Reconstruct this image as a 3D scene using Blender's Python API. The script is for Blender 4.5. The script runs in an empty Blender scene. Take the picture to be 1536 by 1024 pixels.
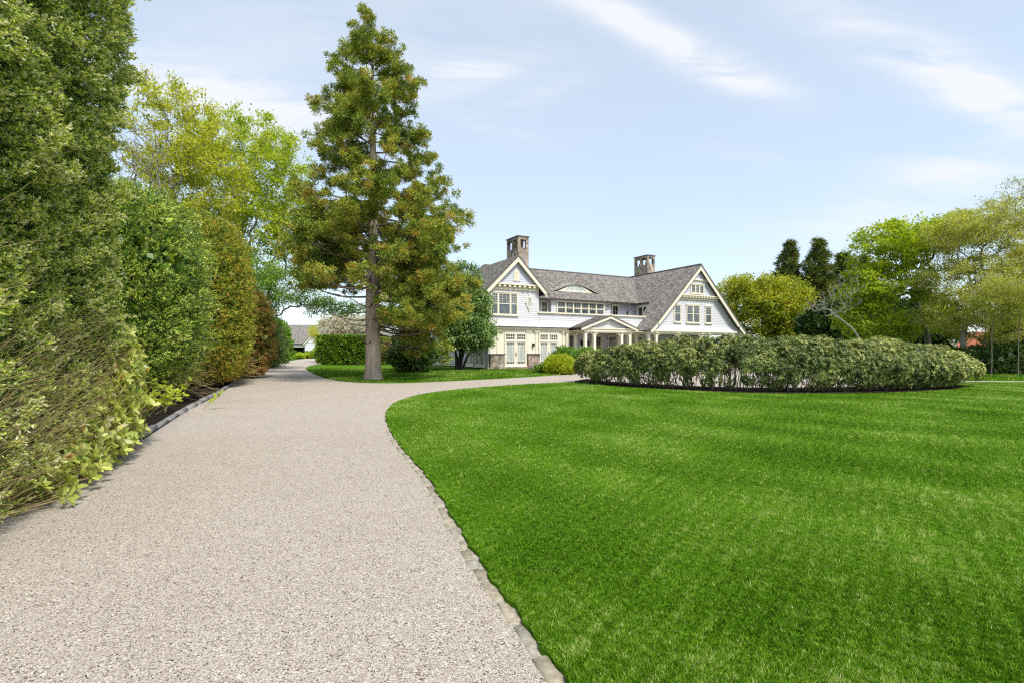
EXPOSURE = 0.30
SKY_VEIL = (3.5, 3.95, 4.2)
SKY_CLOUD = (7.9, 8.0, 8.4)
SKY_STR = 0.10
N_GRASS = 860000
N_HEDGE = 105000
import bpy, math, random
import numpy as np
from mathutils import Vector

random.seed(7)
SC = bpy.context.scene
COL = SC.collection
R = math.radians
F, CX, HY, CAMH = 770.0, 768.0, 525.0, 1.5       # lens of the photograph in its own pixels, eye height in metres

def W(px, py, Y):
    """metres of the place seen at photo pixel (px, py), Y metres ahead"""
    return np.array([(px - CX) / F * Y, Y, CAMH + (HY - py) / F * Y])

def G(px, py):
    Y = F * CAMH / (py - HY)
    return ((px - CX) / F * Y, Y)

# ------------------------------------------------------------------ bookkeeping
def tag(o, label=None, cat=None, group=None, kind=None):
    if label: o['label'] = label
    if cat: o['category'] = cat
    if group: o['group'] = group
    if kind: o['kind'] = kind
    return o

def empty(name, loc=(0, 0, 0), rz=0.0):
    o = bpy.data.objects.new(name, None)
    o.location = loc; o.rotation_euler = (0, 0, rz)
    COL.objects.link(o)
    return o

def link(name, me, mat=None, parent=None):
    o = bpy.data.objects.new(name, me)
    COL.objects.link(o)
    if mat is not None: me.materials.append(mat)
    if parent is not None: o.parent = parent
    return o

def np_mesh(name, verts, faces, tint=None, smooth=False):
    """faces: (M,k) int array with one k"""
    verts = np.ascontiguousarray(verts, dtype=np.float32)
    faces = np.ascontiguousarray(faces, dtype=np.int32)
    me = bpy.data.meshes.new(name)
    M, k = faces.shape
    me.vertices.add(len(verts)); me.vertices.foreach_set('co', verts.ravel())
    me.loops.add(M * k); me.loops.foreach_set('vertex_index', faces.ravel())
    me.polygons.add(M)
    me.polygons.foreach_set('loop_start', np.arange(0, M * k, k, dtype=np.int32))
    me.polygons.foreach_set('loop_total', np.full(M, k, dtype=np.int32))
    if smooth: me.polygons.foreach_set('use_smooth', np.ones(M, dtype=bool))
    if tint is not None:
        a = me.attributes.new('tint', 'FLOAT', 'FACE')
        a.data.foreach_set('value', np.ascontiguousarray(tint, dtype=np.float32))
    me.update(calc_edges=True)
    return me

# ------------------------------------------------------------------ small maths
def rng(seed): return np.random.default_rng(seed)

def unit(v):
    return v / np.maximum(np.linalg.norm(v, axis=-1, keepdims=True), 1e-9)

def rdir(g, n): return unit(g.normal(size=(n, 3)))

class Noise:
    def __init__(self, seed, lo, hi, waves=14):
        g = rng(seed)
        lam = np.exp(g.uniform(math.log(lo), math.log(hi), waves))
        self.k = rdir(g, waves) * (2 * math.pi / lam)[:, None]
        self.ph = g.uniform(0, 6.28, waves)
    def __call__(self, p):
        return np.sin(p @ self.k.T + self.ph).sum(1) / math.sqrt(len(self.ph) / 2.0) * 0.7

def inside(poly, x, y):
    poly = np.asarray(poly); c = np.zeros(len(x), bool)
    j = len(poly) - 1
    for i in range(len(poly)):
        xi, yi = poly[i]; xj, yj = poly[j]
        if yi != yj:
            c ^= ((yi > y) != (yj > y)) & (x < (xj - xi) * (y - yi) / (yj - yi) + xi)
        j = i
    return c

def smooth_line(pts, n=6):
    """Catmull-Rom through pts"""
    p = np.asarray(pts, float); out = []
    for i in range(len(p) - 1):
        a, b, c, d = p[max(i - 1, 0)], p[i], p[i + 1], p[min(i + 2, len(p) - 1)]
        for t in np.linspace(0, 1, n, endpoint=False):
            out.append(0.5 * (2 * b + (c - a) * t + (2 * a - 5 * b + 4 * c - d) * t * t + (3 * b - a - 3 * c + d) * t ** 3))
    out.append(p[-1])
    return np.array(out)

# ------------------------------------------------------------------ foliage geometry
def leaf_quads(pos, d, L, Wd, g, fold=0.25, nrm=None):
    """folded rhombic leaves; L, Wd arrays"""
    n = len(pos)
    if nrm is None: nrm = rdir(g, n)
    side = unit(np.cross(d, nrm)); up = np.cross(side, d)
    L = np.broadcast_to(L, (n,))[:, None]; Wd = np.broadcast_to(Wd, (n,))[:, None]
    v = np.empty((n, 4, 3), np.float32)
    v[:, 0] = pos
    mid = pos + d * L * 0.5 + up * (Wd * fold)
    v[:, 1] = mid + side * Wd * 0.5
    v[:, 2] = pos + d * L
    v[:, 3] = mid - side * Wd * 0.5
    f = np.arange(n * 4, dtype=np.int32).reshape(n, 4)
    return v.reshape(-1, 3), f

def sprigs(base, d, k, shoot, L, Wd, g, spread=0.9):
    """k leaves on each short shoot (base, d)"""
    n = len(base)
    t = (np.tile(np.linspace(0.15, 1.0, k), (n, 1)) + g.uniform(-.06, .06, (n, k)))[..., None]
    sh = (shoot * g.uniform(.6, 1.3, (n, 1)))[..., None]
    pos = base[:, None, :] + d[:, None, :] * t * sh
    ld = unit(d[:, None, :] * (0.55 + 0.5 * t) + g.normal(size=(n, k, 3)) * spread * 0.62)
    l = L * g.uniform(.7, 1.25, n * k); w = Wd * g.uniform(.75, 1.2, n * k)
    return leaf_quads(pos.reshape(-1, 3), ld.reshape(-1, 3), l, w, g)

def join(parts):
    vs, fs, ts, off = [], [], [], 0
    for v, f, t in parts:
        vs.append(v); fs.append(f + off); off += len(v)
        ts.append(np.broadcast_to(np.asarray(t, np.float32), (len(f),)))
    return np.concatenate(vs), np.concatenate(fs), np.concatenate(ts)

def tubes(P0, P1, r0, r1, sides=5):
    P0 = np.asarray(P0, float); P1 = np.asarray(P1, float)
    n = len(P0)
    ax = unit(P1 - P0)
    ref = np.where(np.abs(ax[:, 2:3]) > .9, np.array([[1., 0, 0]]), np.array([[0, 0, 1.]]))
    a = unit(np.cross(ax, ref)); b = np.cross(ax, a)
    th = np.arange(sides) * 2 * math.pi / sides
    ring = a[:, None, :] * np.cos(th)[None, :, None] + b[:, None, :] * np.sin(th)[None, :, None]
    v = np.empty((n, 2, sides, 3), np.float32)
    v[:, 0] = P0[:, None, :] + ring * np.asarray(r0)[:, None, None]
    v[:, 1] = P1[:, None, :] + ring * np.asarray(r1)[:, None, None]
    i = np.arange(sides); j = (i + 1) % sides
    q = np.stack([i, j, j + sides, i + sides], 1)
    f = (q[None] + (np.arange(n) * 2 * sides)[:, None, None]).reshape(-1, 4)
    return v.reshape(-1, 3), f

def loft(line, rad, sides, g, rough=.04):
    """one continuous trunk through the points of line, slightly fluted"""
    line = np.asarray(line, float); n = len(line); th = np.arange(sides) * 2 * math.pi / sides
    fl = 1 + rough * np.sin(th * 5 + 1.0)[None, :] * np.linspace(1.6, .3, n)[:, None] + rough * .6 * np.sin(th * 9 + .4)[None, :] + g.normal(size=(n, sides)) * rough * .25
    r = np.asarray(rad)[:, None] * fl
    v = np.stack([line[:, 0:1] + r * np.cos(th), line[:, 1:2] + r * np.sin(th), np.repeat(line[:, 2:3], sides, 1)], 2).reshape(-1, 3)
    i = np.arange(sides); j = (i + 1) % sides
    f = (np.stack([i, j, j + sides, i + sides], 1)[None] + (np.arange(n - 1) * sides)[:, None, None]).reshape(-1, 4)
    return v, f

def grow(trunk, targets, bf=0.35, tip=0.012, power=2.2, sub=2, wob=0.10, seed=0, sag=0.0):
    """branching skeleton from a trunk polyline out to all target points. returns P, parent, radius, istip"""
    g = rng(seed)
    P = [np.array(p, float) for p in trunk]; par = [-1] + list(range(len(trunk) - 1))
    plen = [0.0]
    for i in range(1, len(trunk)): plen.append(plen[-1] + np.linalg.norm(P[i] - P[i - 1]))
    tg = np.asarray(targets, float); n = len(tg)
    best = np.full(n, 1e9); bi = np.zeros(n, int); done = np.zeros(n, bool)
    start = max(1, len(trunk) // 2)
    def relax(idx):
        nonlocal best, bi
        dv = tg - P[idx]
        dist = np.linalg.norm(dv, axis=1)
        c = dist + bf * plen[idx]
        m = (c < best) & ~done
        best[m] = c[m]; bi[m] = idx
    for i in range(start, len(trunk)): relax(i)
    for _ in range(n):
        b = np.where(done, 1e9, best); j = int(np.argmin(b)); done[j] = True
        k = bi[j]; a = P[k]; e = tg[j]; dist = np.linalg.norm(e - a); prev = k
        for s in range(1, sub + 1):
            t = s / sub
            q = a + (e - a) * t
            if s < sub:
                q = q + g.normal(size=3) * wob * dist * .5
                q[2] -= sag * dist * math.sin(math.pi * t)
            P.append(q); par.append(prev); plen.append(plen[prev] + np.linalg.norm(q - P[prev])); prev = len(P) - 1
            relax(prev)
    P = np.array(P); par = np.array(par); N = len(P)
    acc = np.zeros(N); kids = np.zeros(N, int)
    for i in range(N - 1, 0, -1):
        if kids[i] == 0: acc[i] = tip ** power
        acc[par[i]] += acc[i]; kids[par[i]] += 1
    rad = acc ** (1 / power)
    return P, par, rad, kids == 0

def skeleton_mesh(name, P, par, rad, sides=6, rbase=None, flare=None):
    i = np.arange(1, len(P)); r0 = rad[par[i]]
    r0 = np.minimum(r0, rad[i] * 1.35 + 0.004)
    v, f = tubes(P[par[i]], P[i], r0, rad[i], sides)
    return np_mesh(name, v, f, smooth=True)

def env_points(g, ells, n, shell=0.55, sep=0.0):
    """points in a union of ellipsoids (cx,cy,cz,rx,ry,rz), biased to the outside"""
    vol = np.array([e[3] * e[4] * e[5] for e in ells]) ** .75
    pick = g.choice(len(ells), n, p=vol / vol.sum())
    e = np.array(ells)[pick]
    r = g.uniform(shell ** 3, 1, n) ** (1 / 3)
    return e[:, :3] + rdir(g, n) * r[:, None] * e[:, 3:6]

# ------------------------------------------------------------------ materials
def new_mat(name):
    m = bpy.data.materials.new(name); m.use_nodes = True
    nt = m.node_tree; nt.nodes.clear()
    out = nt.nodes.new('ShaderNodeOutputMaterial')
    return m, nt, out

def N(nt, typ, **kw):
    n = nt.nodes.new(typ)
    for k, v in kw.items():
        if k in n.inputs: n.inputs[k].default_value = v
        else: setattr(n, k, v)
    return n

def c4(c): return (c[0], c[1], c[2], 1.0)

def ramp(nt, fac, stops, interp='LINEAR'):
    r = nt.nodes.new('ShaderNodeValToRGB'); r.color_ramp.interpolation = interp
    els = r.color_ramp.elements
    els[0].position = stops[0][0]; els[0].color = c4(stops[0][1])
    els[1].position = stops[-1][0]; els[1].color = c4(stops[-1][1])
    for p, c in stops[1:-1]:
        e = els.new(p); e.color = c4(c)
    nt.links.new(fac, r.inputs['Fac'])
    return r.outputs['Color']

def mixc(nt, a, b, fac, mode='MIX'):
    m = nt.nodes.new('ShaderNodeMix'); m.data_type = 'RGBA'; m.blend_type = mode
    for sock, v in ((m.inputs[0], fac), (m.inputs[6], a), (m.inputs[7], b)):
        if hasattr(v, 'is_linked'): nt.links.new(v, sock)
        elif isinstance(v, (tuple, list)): sock.default_value = c4(v)
        else: sock.default_value = v
    return m.outputs[2]

def math_n(nt, op, a, b=None, clamp=False):
    m = nt.nodes.new('ShaderNodeMath'); m.operation = op; m.use_clamp = clamp
    for i, v in enumerate((a, b)):
        if v is None: continue
        if hasattr(v, 'is_linked'): nt.links.new(v, m.inputs[i])
        else: m.inputs[i].default_value = v
    return m.outputs[0]

def noise_n(nt, scale, detail=4, rough=.55, vec=None, dist=0.0):
    n = nt.nodes.new('ShaderNodeTexNoise')
    n.inputs['Scale'].default_value = scale; n.inputs['Detail'].default_value = detail
    n.inputs['Roughness'].default_value = rough; n.inputs['Distortion'].default_value = dist
    if vec is not None: nt.links.new(vec, n.inputs['Vector'])
    return n.outputs['Fac']

def objco(nt): return nt.nodes.new('ShaderNodeTexCoord').outputs['Object']

def scaled(nt, vec, s):
    m = nt.nodes.new('ShaderNodeMapping'); m.inputs['Scale'].default_value = s
    nt.links.new(vec, m.inputs['Vector'])
    return m.outputs['Vector']

def finish(nt, out, col, rough=.7, spec=.3, bump=None, bstr=.3, bdist=.02, metal=0.0):
    b = nt.nodes.new('ShaderNodeBsdfPrincipled')
    if hasattr(col, 'is_linked'): nt.links.new(col, b.inputs['Base Color'])
    else: b.inputs['Base Color'].default_value = c4(col)
    if hasattr(rough, 'is_linked'): nt.links.new(rough, b.inputs['Roughness'])
    else: b.inputs['Roughness'].default_value = rough
    b.inputs['Specular IOR Level'].default_value = spec
    b.inputs['Metallic'].default_value = metal
    if bump is not None:
        bn = nt.nodes.new('ShaderNodeBump'); bn.inputs['Strength'].default_value = bstr
        bn.inputs['Distance'].default_value = bdist
        nt.links.new(bump, bn.inputs['Height']); nt.links.new(bn.outputs[0], b.inputs['Normal'])
    nt.links.new(b.outputs[0], out.inputs['Surface'])
    return b

def foliage_mat(name, stops, trans=.35, rough=.5, spec=.35, patch=None, gain=2.0):
    """leaf colour from the per-leaf tint; part of the light passes through the leaf"""
    m, nt, out = new_mat(name)
    a = N(nt, 'ShaderNodeAttribute', attribute_name='tint')
    stops = [(p, tuple(min(.66, x * gain) for x in c)) for p, c in stops]
    col = ramp(nt, a.outputs['Fac'], stops)
    if patch is not None:
        pc, sc, lo, hi = patch
        f = nt.nodes.new('ShaderNodeMapRange'); f.inputs[1].default_value = lo; f.inputs[2].default_value = hi
        nt.links.new(noise_n(nt, sc, 3, vec=objco(nt)), f.inputs[0])
        col = mixc(nt, col, pc, f.outputs[0])
    b = nt.nodes.new('ShaderNodeBsdfPrincipled')
    b.inputs['Roughness'].default_value = rough; b.inputs['Specular IOR Level'].default_value = spec
    nt.links.new(col, b.inputs['Base Color'])
    t = nt.nodes.new('ShaderNodeBsdfTranslucent'); nt.links.new(mixc(nt, col, (1.0, 1.0, .45), 1.0, 'MULTIPLY'), t.inputs['Color'])
    mx = nt.nodes.new('ShaderNodeMixShader'); mx.inputs[0].default_value = trans
    nt.links.new(b.outputs[0], mx.inputs[1]); nt.links.new(t.outputs[0], mx.inputs[2])
    nt.links.new(mx.outputs[0], out.inputs['Surface'])
    return m

def bark_mat(name, c0, c1, sc=(14, 14, 2.2), b=.6, bd=.03):
    m, nt, out = new_mat(name)
    v = scaled(nt, objco(nt), sc)
    n = noise_n(nt, 1.0, 6, .62, v, .6)
    n2 = noise_n(nt, .9, 3, .5, objco(nt))
    col = mixc(nt, ramp(nt, n, [(.3, c0), (.7, c1)]), tuple(x * .72 for x in c0), math_n(nt, 'MULTIPLY', n2, .5))
    finish(nt, out, col, .88, .15, n, b, bd)
    return m

def plain_mat(name, c, rough=.6, spec=.3, var=.12, sc=3.0, bump=0.0):
    m, nt, out = new_mat(name)
    n = noise_n(nt, sc, 5, .6, objco(nt))
    col = ramp(nt, n, [(.25, tuple(x * (1 - var) for x in c)), (.75, tuple(min(1, x * (1 + var)) for x in c))])
    finish(nt, out, col, rough, spec, n if bump else None, bump, .01)
    return m
# ------------------------------------------------------------------ camera, sun, sky
cam = bpy.data.cameras.new('camera'); cam.sensor_width = 36.0; cam.lens = 36.0 * F / 1536.0
cam.shift_y = (HY - 512.0) / 1536.0; cam.clip_start = 0.05; cam.clip_end = 3000
co = bpy.data.objects.new('camera', cam); COL.objects.link(co)
co.location = (0, 0, CAMH); co.rotation_euler = (R(90), 0, 0)
SC.camera = co
SC.view_settings.view_transform = 'Standard'; SC.view_settings.look = 'None'
SC.view_settings.exposure = EXPOSURE; SC.view_settings.gamma = 1.0
SC.cycles.use_denoising = False; SC.cycles.filter_width = 1.25

SUN_EL, SUN_AZ = R(54), R(147)                       # azimuth clockwise from straight ahead: behind the viewer's right shoulder
sd = Vector((math.sin(SUN_AZ) * math.cos(SUN_EL), math.cos(SUN_AZ) * math.cos(SUN_EL), math.sin(SUN_EL)))
sl = bpy.data.lights.new('sun', 'SUN'); sl.energy = 3.8; sl.angle = R(13); sl.color = (1.0, .95, .86)
so = bpy.data.objects.new('sun', sl); COL.objects.link(so); so.location = (20, -30, 50)
so.rotation_euler = (-sd).to_track_quat('-Z', 'Y').to_euler()

def build_world():
    w = bpy.data.worlds.new('World'); SC.world = w; w.use_nodes = True
    nt = w.node_tree; nt.nodes.clear()
    out = nt.nodes.new('ShaderNodeOutputWorld'); bg = nt.nodes.new('ShaderNodeBackground')
    sky = nt.nodes.new('ShaderNodeTexSky'); sky.sky_type = 'NISHITA'; sky.sun_disc = False
    sky.sun_elevation = SUN_EL; sky.sun_rotation = SUN_AZ; sky.air_density = 1.0; sky.dust_density = 1.2; sky.ozone_density = 1.2
    tc = nt.nodes.new('ShaderNodeTexCoord'); sep = nt.nodes.new('ShaderNodeSeparateXYZ')
    nt.links.new(tc.outputs['Generated'], sep.inputs[0])
    x, y, z = sep.outputs
    # thin high cloud: a flat layer seen in perspective
    zz = math_n(nt, 'ADD', math_n(nt, 'MAXIMUM', z, 0.0), .12)
    cx_, cy_ = math_n(nt, 'DIVIDE', x, zz), math_n(nt, 'DIVIDE', y, zz)
    cmb = nt.nodes.new('ShaderNodeCombineXYZ'); nt.links.new(cx_, cmb.inputs[0]); nt.links.new(cy_, cmb.inputs[1])
    mp = nt.nodes.new('ShaderNodeMapping'); mp.inputs['Rotation'].default_value = (0, 0, R(-32)); mp.inputs['Scale'].default_value = (1.1, 3.2, 1)
    nt.links.new(cmb.outputs[0], mp.inputs['Vector'])
    n1 = noise_n(nt, 1.5, 9, .62, mp.outputs[0], .5)
    n2 = noise_n(nt, .75, 4, .5, cmb.outputs[0], .2)
    yy = math_n(nt, 'MAXIMUM', y, .05)
    a, b = math_n(nt, 'DIVIDE', x, yy), math_n(nt, 'DIVIDE', z, yy)
    tot = None
    for (px, py, ln, wd, ang, amp) in ((1390, 95, .26, .050, -24, 1.5), (1480, 140, .12, .05, -40, .8), (960, 40, .17, .032, -24, 1.5), (1085, 105, .13, .035, -20, 1.1), (330, 150, .24, .055, -12, 1.5),
                                       (700, 115, .14, .035, 12, .9), (1440, 262, .18, .045, 4, .9), (1290, 335, .15, .04, 6, .7),
                                       (1130, 235, .09, .018, -8, .35), (740, 190, .09, .02, -15, .4), (1490, 215, .08, .02, 20, .4), (800, 150, .12, .03, 22, .5), (600, 70, .3, .10, 18, .4), (300, 60, .3, .07, 10, .4)):
        a0, b0 = (px - CX) / F, (HY - py) / F
        c, s = math.cos(R(ang)), math.sin(R(ang))
        da, db = math_n(nt, 'SUBTRACT', a, a0), math_n(nt, 'SUBTRACT', b, b0)
        u = math_n(nt, 'ADD', math_n(nt, 'MULTIPLY', da, c / ln), math_n(nt, 'MULTIPLY', db, s / ln))
        v = math_n(nt, 'ADD', math_n(nt, 'MULTIPLY', da, -s / wd), math_n(nt, 'MULTIPLY', db, c / wd))
        q = math_n(nt, 'ADD', math_n(nt, 'MULTIPLY', u, u), math_n(nt, 'MULTIPLY', v, v))
        e = math_n(nt, 'MULTIPLY', math_n(nt, 'EXPONENT', math_n(nt, 'MULTIPLY', q, -1.0)), amp * 1.0)
        tot = e if tot is None else math_n(nt, 'ADD', tot, e)
    nn = nt.nodes.new('ShaderNodeMapRange'); nn.inputs[1].default_value = .33; nn.inputs[2].default_value = .62
    nt.links.new(n1, nn.inputs[0])
    dens = math_n(nt, 'MULTIPLY', nn.outputs[0], tot)
    veil = nt.nodes.new('ShaderNodeMapRange'); veil.inputs[1].default_value = .3; veil.inputs[2].default_value = .8; veil.inputs[4].default_value = .16
    nt.links.new(n2, veil.inputs[0])
    dens = math_n(nt, 'ADD', dens, veil.outputs[0], True)
    # hazy air: the clear sky seen through an even bright veil
    haze = mixc(nt, sky.outputs[0], SKY_VEIL, 1.0, 'ADD')
    col = mixc(nt, haze, SKY_CLOUD, math_n(nt, 'MULTIPLY', dens, .85))
    nt.links.new(col, bg.inputs['Color']); bg.inputs['Strength'].default_value = SKY_STR
    nt.links.new(bg.outputs[0], out.inputs['Surface'])
build_world()

# ------------------------------------------------------------------ ground materials
def gravel_mat():
    m, nt, out = new_mat('pale_gravel')
    co_ = objco(nt)
    cols = []; hs = []
    for sc, off in ((135, 0), (215, 3.7)):
        v = nt.nodes.new('ShaderNodeTexVoronoi'); v.inputs['Scale'].default_value = sc; v.inputs['Randomness'].default_value = 1.0
        mp = nt.nodes.new('ShaderNodeMapping'); mp.inputs['Location'].default_value = (off, off, 0); nt.links.new(co_, mp.inputs[0])
        nt.links.new(mp.outputs[0], v.inputs['Vector'])
        sp = nt.nodes.new('ShaderNodeSeparateColor'); nt.links.new(v.outputs['Color'], sp.inputs[0])
        cols.append(ramp(nt, sp.outputs[0], [(0, (.05, .042, .036)), (.10, (.13, .106, .09)), (.22, (.30, .25, .21)), (.5, (.41, .358, .31)), (.75, (.47, .435, .395)), (.9, (.66, .63, .585)), (1, (.17, .155, .145))]))
        hs.append(v.outputs['Distance'])
    big = noise_n(nt, .5, 5, .6, co_)
    pick = noise_n(nt, 9, 3, .6, co_)
    f = nt.nodes.new('ShaderNodeMapRange'); f.inputs[1].default_value = .45; f.inputs[2].default_value = .55; nt.links.new(pick, f.inputs[0])
    col = mixc(nt, cols[0], cols[1], f.outputs[0])
    tint = ramp(nt, big, [(.3, (1.06, 1.02, .965)), (.7, (1.15, 1.125, 1.07))])
    col = mixc(nt, col, tint, 1.0, 'MULTIPLY')
    h = math_n(nt, 'SUBTRACT', 1.0, math_n(nt, 'ADD', hs[0], math_n(nt, 'MULTIPLY', hs[1], .6)))
    finish(nt, out, col, .85, .2, h, .7, .006)
    return m

def lawn_mat():
    m, nt, out = new_mat('mown_turf')
    co_ = objco(nt)
    n1 = noise_n(nt, .55, 5, .6, co_); n2 = noise_n(nt, 26, 4, .7, co_)
    n3 = noise_n(nt, 1.0, 4, .65, scaled(nt, co_, (1.2, 5.0, 1)))
    sep = nt.nodes.new('ShaderNodeSeparateXYZ'); nt.links.new(co_, sep.inputs[0])
    dx, dy = math_n(nt, 'SUBTRACT', sep.outputs[0], 9.5), math_n(nt, 'SUBTRACT', sep.outputs[1], 12.5)
    d = math_n(nt, 'SQRT', math_n(nt, 'ADD', math_n(nt, 'MULTIPLY', dx, dx), math_n(nt, 'MULTIPLY', dy, dy)))
    st = math_n(nt, 'SINE', math_n(nt, 'ADD', math_n(nt, 'MULTIPLY', d, 3.0), math_n(nt, 'MULTIPLY', n1, 2.4)))
    c = ramp(nt, n2, [(.28, (.030, .085, .002)), (.5, (.068, .160, .006)), (.75, (.125, .235, .014))])
    c = mixc(nt, c, (.16, .25, .04), math_n(nt, 'MULTIPLY', ramp(nt, n3, [(.5, (0, 0, 0)), (.75, (1, 1, 1))]), .45))
    k = nt.nodes.new('ShaderNodeMapRange'); k.inputs[1].default_value = -1; k.inputs[2].default_value = 1
    k.inputs[3].default_value = .88; k.inputs[4].default_value = 1.10; nt.links.new(st, k.inputs[0])
    cc = nt.nodes.new('ShaderNodeCombineColor')
    for i in range(3): nt.links.new(k.outputs[0], cc.inputs[i])
    c = mixc(nt, c, cc.outputs[0], 1.0, 'MULTIPLY')
    finish(nt, out, c, .9, .04, n2, .5, .03)
    return m

def mulch_mat():
    m, nt, out = new_mat('bark_mulch')
    co_ = objco(nt)
    n = noise_n(nt, 34, 6, .75, co_, 1.2)
    c = ramp(nt, n, [(.3, (.012, .008, .006)), (.55, (.035, .024, .017)), (.8, (.085, .06, .043))])
    finish(nt, out, c, .95, .1, n, 1.0, .05)
    return m

def soil_mat():
    m, nt, out = new_mat('rough_ground')
    n = noise_n(nt, .3, 7, .65, objco(nt))
    c = ramp(nt, n, [(.35, (.035, .06, .012)), (.6, (.055, .11, .016)), (.8, (.09, .10, .035))])
    finish(nt, out, c, .95, .1, n, .5, .1)
    return m

M = {}
M['gravel'] = gravel_mat(); M['lawn'] = lawn_mat(); M['mulch'] = mulch_mat(); M['soil'] = soil_mat()

def kerb_mat(name, cols):
    m, nt, out = new_mat(name)
    a = N(nt, 'ShaderNodeAttribute', attribute_name='tint')
    n = noise_n(nt, 22, 5, .65, objco(nt))
    c = mixc(nt, ramp(nt, a.outputs['Fac'], cols), ramp(nt, n, [(.3, (.55, .53, .5)), (.7, (1.15, 1.15, 1.15))]), 1.0, 'MULTIPLY')
    finish(nt, out, c, .88, .15, n, .6, .012)
    return m
M['kerb_tan'] = kerb_mat('weathered_cobble', [(0, (.27, .24, .175)), (.5, (.41, .365, .28)), (.8, (.36, .34, .295)), (1, (.47, .42, .32))])
M['kerb_grey'] = kerb_mat('grey_granite', [(0, (.20, .20, .20)), (1, (.32, .315, .31))])

# ------------------------------------------------------------------ ground sheets
def sheet(name, pts, z, mat, skirt=0.0):
    n = len(pts)
    v = [(p[0], p[1], z) for p in pts]; f = [list(range(n))]
    if skirt:
        v += [(p[0], p[1], z - skirt) for p in pts]
        f += [[i, i + n, (i + 1) % n + n, (i + 1) % n] for i in range(n)]
    me = bpy.data.meshes.new(name); me.from_pydata(v, [], f); me.update()
    area = sum(v[i][0] * v[(i + 1) % n][1] - v[(i + 1) % n][0] * v[i][1] for i in range(n))
    if area < 0: me.flip_normals()
    o = link(name, me, mat); o['kind'] = 'structure'
    return o

sheet('ground', [(-900, -300), (900, -300), (900, 1500), (-900, 1500)], -.03, M['soil'])
DRIVE_LEFT = [(-1.2, -4), (-2.4, .6), (-3.95, 3.95), (-5.1, 6.2), (-6.2, 8.6), (-8.0, 12.6), (-9.9, 17.2), (-12.3, 22.6), (-16.5, 31.5), (-21.5, 42), (-26, 55), (-31.5, 73)]
dl = smooth_line(DRIVE_LEFT, 5)
sheet('driveway', [(p[0] - (.7 if p[1] < 8.3 else 0), p[1]) for p in dl] + [(-37, 92), (-33, 96), (-26, 80), (-19, 58), (-12, 43), (30, 43), (70, 40), (70, -10), (8, -10), (-1.2, -10)], 0.0, M['gravel'])
EDGE = [(2.3, -4), (1.15, -.5), (.55, 1.3), (.245, 2.31), (-.10, 3.25), (-.46, 4.36), (-1.01, 6.08), (-1.78, 8.1), (-2.70, 11.0), (-3.18, 13.3), (-3.32, 15.4), (-2.90, 17.8), (-1.76, 19.9), (.35, 22.2), (2.53, 23.8)]
edge = smooth_line(EDGE, 24)
edge[:, 0] += .012 * np.sin(edge[:, 1] * 9.1) + .010 * np.sin(edge[:, 1] * 23.7 + 1) + .008 * np.sin(edge[:, 1] * 51.3)
BED_FRONT = [(3.5, 23.9)] + [G(*p) for p in ((905, 577.5), (960, 582), (1030, 586), (1110, 589.5), (1200, 591), (1300, 590), (1370, 588), (1420, 585), (1450, 581))]
bed = smooth_line(BED_FRONT, 5)
bed_back = [(p[0] + .4, p[1] + 2.7) for p in bed[::-1]]
LAWN = [tuple(p) for p in edge] + [tuple(p) for p in bed] + [(19.6, 23.6), (21.5, 23.9), (32, 23.9), (48, 23.4), (48, -4)]
sheet('lawn', LAWN, .03, M['lawn'], .05)
sheet('mulch_bed', [tuple(p) for p in bed] + [(bed[-1][0] + .5, bed[-1][1] + 1.0)] + bed_back + [(3.0, 24.6)], .045, M['mulch'], .05)
sheet('far_lawn', [(19.5, 25.4), (26, 25.0), (60, 24.3), (60, 31), (19, 44)], .03, M['lawn'], .05)
STRIP = [G(458, 552), G(463, 556), G(475, 562), G(500, 569), G(540, 573.3), G(600, 574), G(680, 571), G(760, 567), G(820, 563.3), G(848, 561)]
strip = smooth_line(STRIP, 5)
LEFTLAWN = [tuple(p) for p in strip] + [(3.6, 31.9), (2.6, 33.0), (1.9, 36), (1.0, 40.5), (-3, 39.5), (-8, 55), (-18.5, 56), (-19.6, 50)]
sheet('lawn_strip', LEFTLAWN, .03, M['lawn'], .05)
sheet('mulch_border', [G(578, 556.5), G(640, 557.2), G(700, 556.6), G(742, 554), G(800, 553.2), G(806, 552), (1.2, 41.6), (-3, 39.8), (-9, 50), (-9.6, 43)], .045, M['mulch'])
sheet('mulch_border', [G(808, 556.5), G(818, 560), G(845, 561), (4.6, 33.5), (5.2, 42.2), (2.6, 41.6), (1.9, 37)], .049, M['mulch'])
sheet('hedge_bed', [(dl[i][0] - (.30 if dl[i][1] < 8.2 else -.02), dl[i][1]) for i in range(2, len(dl) - 8)] + [(-26, 44), (-24, 20), (-14, 3), (-8, -4)], .02, M['mulch'])

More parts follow.
